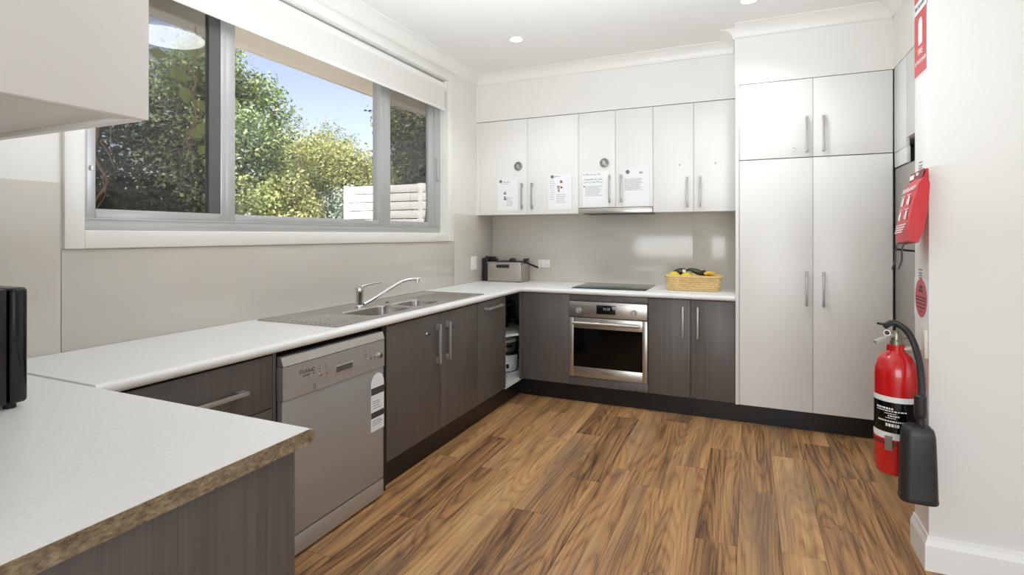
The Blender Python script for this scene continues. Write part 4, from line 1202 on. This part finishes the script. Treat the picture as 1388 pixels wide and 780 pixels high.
# valve and handles; the levers point left in the picture (towards -X, a little to the back)
lv = Vector((-0.93, -0.36, 0)).normalized(); sv = Vector((-lv.y, lv.x, 0))
top = Vector((EX, EY, EZ))
m = MB().lathe([(0.022, 0.525), (0.022, 0.545), (0.018, 0.55), (0.018, 0.575), (0.014, 0.585), (0, 0.586)], (EX, EY, EZ), seg=20)
obj('valve', m, 'brass', t)
def lever(z0, z1, L0, L1, w, th, bow=0.0):
    m = MB(); rows = []
    for i in range(7):
        s_ = i / 6
        p = top + lv * (L0 + (L1 - L0) * s_) + Vector((0, 0, z0 + (z1 - z0) * s_ + bow * math.sin(PI * s_)))
        rows.append([m.bm.verts.new(p + sv * w * sg + Vector((0, 0, dz))) for sg, dz in ((-1, 0), (1, 0), (1, th), (-1, th))])
    for a, b in zip(rows, rows[1:]):
        for k in range(4): m.bm.faces.new((a[k], a[(k + 1) % 4], b[(k + 1) % 4], b[k]))
    m.bm.faces.new(rows[0]); m.bm.faces.new(rows[-1])
    return m
obj('carry_handle', lever(0.575, 0.535, -0.012, 0.085, 0.012, 0.010), 'steel_handle', t)
obj('squeeze_lever', lever(0.592, 0.612, -0.025, 0.070, 0.011, 0.008, 0.006), 'black', t)
g0 = top + lv * 0.035 + Vector((0, 0, 0.582)) - sv * 0.0
toc = Vector((-EX, -EY, 0)).normalized()
obj('pressure_gauge', MB().cyl(g0 + toc * 0.010, g0 + toc * 0.026, 0.013, seg=20), 'chrome', t)
obj('gauge_face', MB().cyl(g0 + toc * 0.0262, g0 + toc * 0.0275, 0.009, seg=16), 'black', t)
obj('safety_tag', lever(0.556, 0.552, -0.045, -0.012, 0.010, 0.006), 'brass', t)
# hose from valve over the top and down to the horn, which is clipped in front
HXh, HYh = 0.596, 2.525
pts = [tuple(top + lv * 0.045 + Vector((0, 0, 0.606))), tuple(top + lv * 0.01 + Vector((0, 0, 0.620)))]
pts += [(0.585, 2.66, EZ + 0.600), (0.605, 2.625, EZ + 0.555), (0.615, 2.59, EZ + 0.49), (0.616, 2.56, EZ + 0.42), (0.612, 2.54, EZ + 0.36), (HXh + 0.008, HYh, EZ + 0.31)]
obj('hose', MB().tube(crom(pts), 0.0125, seg=12), 'rubber', t)
hx, hy = HXh + 0.008, HYh
obj('hose_grip', MB().lathe([(0.014, 0.37), (0.020, 0.365), (0.021, 0.300), (0.019, 0.285), (0.015, 0.28), (0.015, 0.235)], (hx, hy, EZ), seg=20), 'rubber', t)
# horn: rounded-rectangle flare
m = MB(); rings = []
for (z, a, b) in ((0.255, 0.022, 0.020), (0.252, 0.038, 0.030), (0.240, 0.049, 0.037), (0.215, 0.054, 0.040), (0.10, 0.058, 0.043), (-0.015, 0.061, 0.045), (-0.030, 0.063, 0.046), (-0.036, 0.061, 0.044), (-0.032, 0.055, 0.038), (0.05, 0.05, 0.033)):
    rings.append([m.bm.verts.new((HXh + p[0], HYh + p[1] * 1.0, EZ + z)) for p in rr(-a, a, -b, b, min(a, b) * 0.72, 5)])
for a, b in zip(rings, rings[1:]):
    n = len(a)
    for i in range(n): m.bm.faces.new((a[i], a[(i + 1) % n], b[(i + 1) % n], b[i]))
m.bm.faces.new(rings[0]); m.bm.faces.new(rings[-1])
obj('discharge_horn', m, 'rubber', t, label='black discharge horn')
obj('wall_bracket', MB().box(SX - 0.004, SX, 2.665, 2.715, EZ + 0.505, EZ + 0.615, bev=0.002).box(SX - 0.085, SX - 0.002, 2.668, 2.712, EZ + 0.512, EZ + 0.522, bev=0.002).box(SX - 0.013, SX, 2.63, 2.655, EZ + 0.49, EZ + 0.60, bev=0.003), 'cream_plastic', t)

# ------------------------------------------------------------------ ceiling lights
for (x, y, lab) in ((-1.582, 3.669, 'small round recessed downlight in the ceiling near the window wall'), (0.0, 3.64, 'small round recessed downlight in the ceiling in front of the pantry')):
    t = thing('downlight', lab, 'light', (x, y, ZC), 'recessed ceiling downlights')
    obj('trim_ring', MB().lathe([(0.043, 0), (0.056, 0), (0.056, -0.003), (0.052, -0.006), (0.045, -0.006), (0.043, 0)], (x, y, ZC), seg=28), 'white_plastic', t)
    obj('lens', MB().cyl((x, y, ZC - 0.001), (x, y, ZC - 0.004), 0.044, seg=24), 'lamp_lens', t)
    lamp('downlight_beam', 'SPOT', (0, 0, -0.02), DOWNLIGHT_W, (0.89, 0.955, 1.0), parent=t, spot_size=math.radians(130), spot_blend=0.8, shadow_soft_size=0.04)
t = thing('oyster_light', 'round white ceiling light above the kitchen floor, mirrored in the window glass', 'light', (-0.88, 2.58, ZC))
obj('base', MB().lathe([(0.23, 0), (0.23, -0.008), (0, -0.008)], (-0.88, 2.58, ZC), seg=36), 'white_plastic', t)
obj('diffuser', MB().lathe([(0.235, -0.008), (0.235, -0.018), (0.225, -0.024), (0.12, -0.028), (0, -0.029)], (-0.88, 2.58, ZC), seg=40), 'oyster_lens', t)

# ------------------------------------------------------------------ outside
struct('trim_8', B(-3.02, EXT, -4.0, 7.0, 2.55, 2.60), 'soffit')
struct('trim_9', B(-3.04, -3.02, -4.0, 7.0, 2.545, 2.72), 'soffit')
struct('ground', B(-40, EXT, -20, 40, -0.5, -0.35), 'soil')
struct('bounce_slab', B(-5.0, EXT, -4.0, 12.0, -0.35, -0.31), 'bounce_slab')  # unseen pale slab added to bounce sunlight up to the soffit
FY = 5.0
t = thing('slat_fence', 'white horizontal slat screen outside the window', 'fence', (-3.5, FY, -0.35))
for x in (-4.335, -3.30): obj('post', B(x - 0.03, x + 0.03, FY - 0.012, FY + 0.055, -0.35, 1.905, bev=0.003), 'fence', t)
sl = None
for i in range(22):
    z = 1.905 - 0.0965 * (i + 1)
    if sl is None:
        sl = obj('slat', B(-4.30, -2.52, FY - 0.010, FY + 0.010, z, z + 0.086, bev=0.002), 'fence', t); z00 = z
    else:
        c_ = sl.copy(); COL.objects.link(c_); c_.location = (0, 0, z - z00)
obj('end_stile', B(-4.365, -4.300, FY - 0.014, FY + 0.012, -0.2, 1.908, bev=0.003), 'fence', t)

def leaves(centers, n, size, seed, spread=0.35, elong=1.8, flat=0.7):
    """n folded leaves scattered on and in a set of ellipsoid clumps: (x,y,z,rx,ry,rz)"""
    rd = random.Random(seed); V = []; F = []
    wts = [c[3] * c[4] + c[4] * c[5] + c[3] * c[5] for c in centers]; tot = sum(wts)
    for c, w in zip(centers, wts):
        for _ in range(int(n * w / tot)):
            u = rd.gauss(0, 1); v = rd.gauss(0, 1); q = rd.gauss(0, 1); d = math.sqrt(u * u + v * v + q * q) + 1e-6
            rad = 1 - abs(rd.gauss(0, spread))
            if rad < 0.1: rad = 0.1
            rad *= 0.86 + 0.3 * rd.random()
            p = Vector((c[0] + c[3] * rad * u / d, c[1] + c[4] * rad * v / d, c[2] + c[5] * rad * q / d))
            out = Vector((u / d, v / d, q / d + 0.5)).normalized()
            ax = Vector((rd.gauss(0, 1), rd.gauss(0, 1), rd.gauss(0, 0.8) - 0.3)).normalized()
            nrm = (out + 0.7 * Vector((rd.gauss(0, 1), rd.gauss(0, 1), rd.gauss(0, 1)))).normalized()
            side = ax.cross(nrm)
            if side.length < 1e-3: continue
            side.normalize()
            s_ = size * (0.6 + 0.8 * rd.random()); wd = s_ / elong / 2
            i0 = len(V)
            V += [p, p + ax * s_ * 0.5 + side * wd + nrm * wd * 0.4, p + ax * s_, p + ax * s_ * 0.5 - side * wd + nrm * wd * 0.4]
            F += [(i0, i0 + 1, i0 + 2), (i0, i0 + 2, i0 + 3)]
    return V, F
def foliage(name, centers, n, size, seed, mat, parent, **kw):
    V, F = leaves(centers, n, size, seed, **kw)
    org = Vector(parent['org'])
    me = bpy.data.meshes.new(name); me.from_pydata([tuple(v - org) for v in V], [], F)
    me.materials.append(M[mat])
    o = bpy.data.objects.new(name, me); COL.objects.link(o); o.parent = parent; o['kind'] = 'stuff'
    return o
def clumps(cx, cy, cz, rx, ry, rz, k, seed, rmin=0.3, rmax=0.5):
    rd = random.Random(seed); out = []
    for _ in range(k):
        while True:
            a, b, c = rd.uniform(-1, 1), rd.uniform(-1, 1), rd.uniform(-1, 1)
            if a * a + b * b + c * c <= 1: break
        r = rd.uniform(rmin, rmax) * min(rx, ry, rz)
        out.append((cx + a * rx * 0.8, cy + b * ry * 0.8, cz + c * rz * 0.8, r, r, r * 0.8))
    return out
def tree(name, label, base, h, crown, k, n, size, seed, mat, mat2=None, n2=0, cat='tree', rmin=0.3, rmax=0.5, **kw):
    t = thing(name, label, cat, base, 'trees and bushes outside the window')
    cl_ = clumps(*crown, k, seed, rmin, rmax)
    m = MB(); rd = random.Random(seed + 5)
    top_ = Vector((crown[0], crown[1], crown[2] + crown[5] * 0.4))
    b0 = Vector(base)
    tr = [b0.lerp(top_, s_) + Vector((rd.uniform(-0.06, 0.06), rd.uniform(-0.06, 0.06), 0)) * h * 0.2 * (1 if 0 < s_ < 1 else 0) for s_ in (0, 0.3, 0.6, 1)]
    m.tube(crom(tr, 3), [0.03 * h ** 0.8 * (1 - 0.8 * i / 9) for i in range(10)], seg=8)
    obj('trunk', m, 'bark', t)
    m = MB()
    for c in cl_[:14]:
        s_ = rd.uniform(0.3, 0.7); a = b0.lerp(top_, s_); e = Vector(c[:3])
        mid = a.lerp(e, 0.5) + Vector((0, 0, 0.15 * (e - a).length))
        m.tube(crom([a, mid, e], 3), [0.030 - 0.0035 * i for i in range(7)], seg=5)
    obj('branches', m, 'bark', t)
    foliage('foliage', cl_, n, size, seed, mat, t, **kw)
    if mat2: foliage('young_foliage', [c for i, c in enumerate(cl_) if i % 3 == 0], n2, size, seed + 1, mat2, t, **kw)
    return t
tree('hedge_tree', 'dark dense hedge tree filling the left window pane', (-5.6, 2.6, -0.35), 3.6, (-5.7, 2.3, 1.75, 0.75, 1.9, 2.15), 70, 52000, 0.065, 3, 'leaf_dark', 'leaf_green', 1500, rmin=0.5, rmax=0.8)  # shade on the hedge is put into its dark leaf colours
tree('bushy_tree', 'tall bright green leafy tree at the left of the middle window pane', (-6.7, 5.2, -0.35), 4.6, (-6.6, 5.0, 2.1, 0.9, 0.95, 2.6), 60, 46000, 0.062, 8, 'leaf_green', 'leaf_grey', 14000, rmin=0.38, rmax=0.6)
tree('bushy_shrub', 'yellow-green shrub low in front of the tall tree outside', (-6.0, 5.2, -0.35), 2.4, (-5.9, 5.25, 1.35, 0.7, 0.75, 1.15), 36, 20000, 0.058, 21, 'leaf_yellow', 'leaf_green', 6000, cat='shrub', rmin=0.35, rmax=0.6)
tree('dark_tree', 'darker green tree in the dip of the skyline behind the shrubs', (-8.8, 7.9, -0.35), 4.0, (-8.8, 7.9, 2.1, 1.0, 1.3, 1.75), 50, 30000, 0.066, 33, 'leaf_green', 'leaf_dark', 16000, rmin=0.35, rmax=0.6)
tree('light_tree', 'light yellow-green bushy tree behind the white slat fence', (-6.9, 7.9, -0.35), 3.9, (-6.9, 7.7, 1.75, 0.95, 1.25, 1.75), 60, 40000, 0.060, 45, 'leaf_yellow', 'leaf_green', 18000, rmin=0.38, rmax=0.6)
tree('wispy_tree', 'tall thin grey-green gum tree against the sky behind the others', (-10.5, 10.9, -0.35), 5.4, (-10.5, 11.2, 3.3, 1.2, 2.6, 1.9), 46, 5200, 0.10, 52, 'leaf_grey', rmin=0.25, rmax=0.42, elong=3.0)
tree('far_shrub', 'dark olive bush seen through the right-hand window pane', (-7.0, 11.3, -0.35), 5.4, (-7.2, 11.9, 2.5, 1.3, 2.75, 3.2), 110, 42000, 0.10, 60, 'leaf_dark', 'leaf_yellow', 16000, cat='shrub', rmin=0.4, rmax=0.6)
tree('low_bush', 'grey-green low bush in front of the white fence outside', (-6.2, 6.5, -0.35), 2.2, (-6.2, 6.6, 1.0, 0.7, 0.9, 1.3), 36, 20000, 0.058, 71, 'leaf_grey', 'leaf_green', 9000, cat='shrub', rmin=0.35, rmax=0.6)

# climbing vine hanging from the eave in front of the left pane
VX_ = -2.96
KV = 0.822
t = thing('climbing_vine', 'hanging vine with big pale leaves and brown roots at the left pane', 'vine', (VX_, 2.0, 2.55))
rd = random.Random(5)
def stem(p, q, sag, r, n=7):
    P_ = [Vector(p).lerp(Vector(q), i / n) + Vector((rd.uniform(-0.025, 0.025), rd.uniform(-0.025, 0.025), -sag * math.sin(PI * i / n))) for i in range(n + 1)]
    return MB().tube(crom(P_, 3), [r * (1 - 0.5 * i / (3 * n)) for i in range(3 * n + 1)], seg=6)
obj('stem', stem((VX_, 1.58, 2.55), (VX_, 2.04, 2.24), 0.05, 0.007), 'leaf_vine', t)
obj('stem', stem((VX_, 2.02, 2.25), (VX_, 2.26, 2.55), 0.02, 0.005), 'leaf_vine', t)
leafme = None
for i, (y, z, s_, a) in enumerate(((2.62, 2.30, 0.085, 0.3), (2.72, 2.40, 0.13, 1.2), (2.66, 2.52, 0.11, 0.5), (2.70, 2.16, 0.10, -0.6), (2.58, 2.08, 0.08, 0.9), (2.74, 2.26, 0.12, 1.8), (2.48, 2.36, 0.09, -0.2), (2.38, 2.46, 0.10, 0.4), (2.55, 2.60, 0.10, 2.0), (2.28, 2.55, 0.09, 1.1), (2.76, 2.05, 0.09, 0.2), (2.68, 1.98, 0.07, -1.0))):
    if leafme is None:
        m = MB()
        o8 = [(0, 0), (0.3, 0.34), (0.62, 0.36), (0.9, 0.14), (1.05, 0)]
        c0 = [m.bm.verts.new((x, 0, -0.12 * x * x)) for x, w in o8]
        l0 = [m.bm.verts.new((x, w, 0.07 - 0.12 * x * x)) for x, w in o8[1:4]]
        r0 = [m.bm.verts.new((x, -w, 0.07 - 0.12 * x * x)) for x, w in o8[1:4]]
        for L_, sg in ((l0, 1), (r0, -1)):
            ch = [c0[0]] + L_ + [c0[4]]
            for k in range(4):
                q = [c0[k], c0[k + 1], ch[k + 1]] + ([ch[k]] if k > 0 else [])
                q = [v for j, v in enumerate(q) if v not in q[:j]]
                m.bm.faces.new(q if sg > 0 else list(reversed(q)))
        lo = obj('leaf', m, 'leaf_vine', t, at=(0, 0, 0), smooth=False); leafme = lo.data
    else:
        lo = bpy.data.objects.new('leaf', leafme); COL.objects.link(lo); lo.parent = t
    lo.location = Vector((VX_ + rd.uniform(-0.06, 0.06), y * KV, 1.33 + (z - 1.33) * KV)) - Vector(t.location)
    lo.scale = (s_ * 1.05,) * 3
    qn = Vector((0.85 + rd.uniform(-0.3, 0.3), -0.5 + rd.uniform(-0.3, 0.3), 0.3 + rd.uniform(-0.3, 0.3))).to_track_quat('Z', 'Y').to_matrix() @ Matrix.Rotation(a - 1.2, 3, 'Z')
    lo.rotation_euler = qn.to_euler()
for (y, z1, r) in ((1.62, 1.36, 0.010), (2.10, 1.72, 0.006)):
    rt = obj('root', stem((VX_, y + 0.02, 2.55), (VX_, y, z1), 0, r, 10), 'vine_bark', t)
    for k in range(6):
        zz = 2.55 - (2.55 - z1) * (0.1 + 0.13 * k)
        obj('side_root', stem((VX_, y + 0.015, zz), (VX_ + rd.uniform(-.04, .04), y + rd.uniform(-0.11, 0.11), zz - rd.uniform(0.1, 0.26)), -0.03, 0.0032, 4), 'vine_bark', rt)
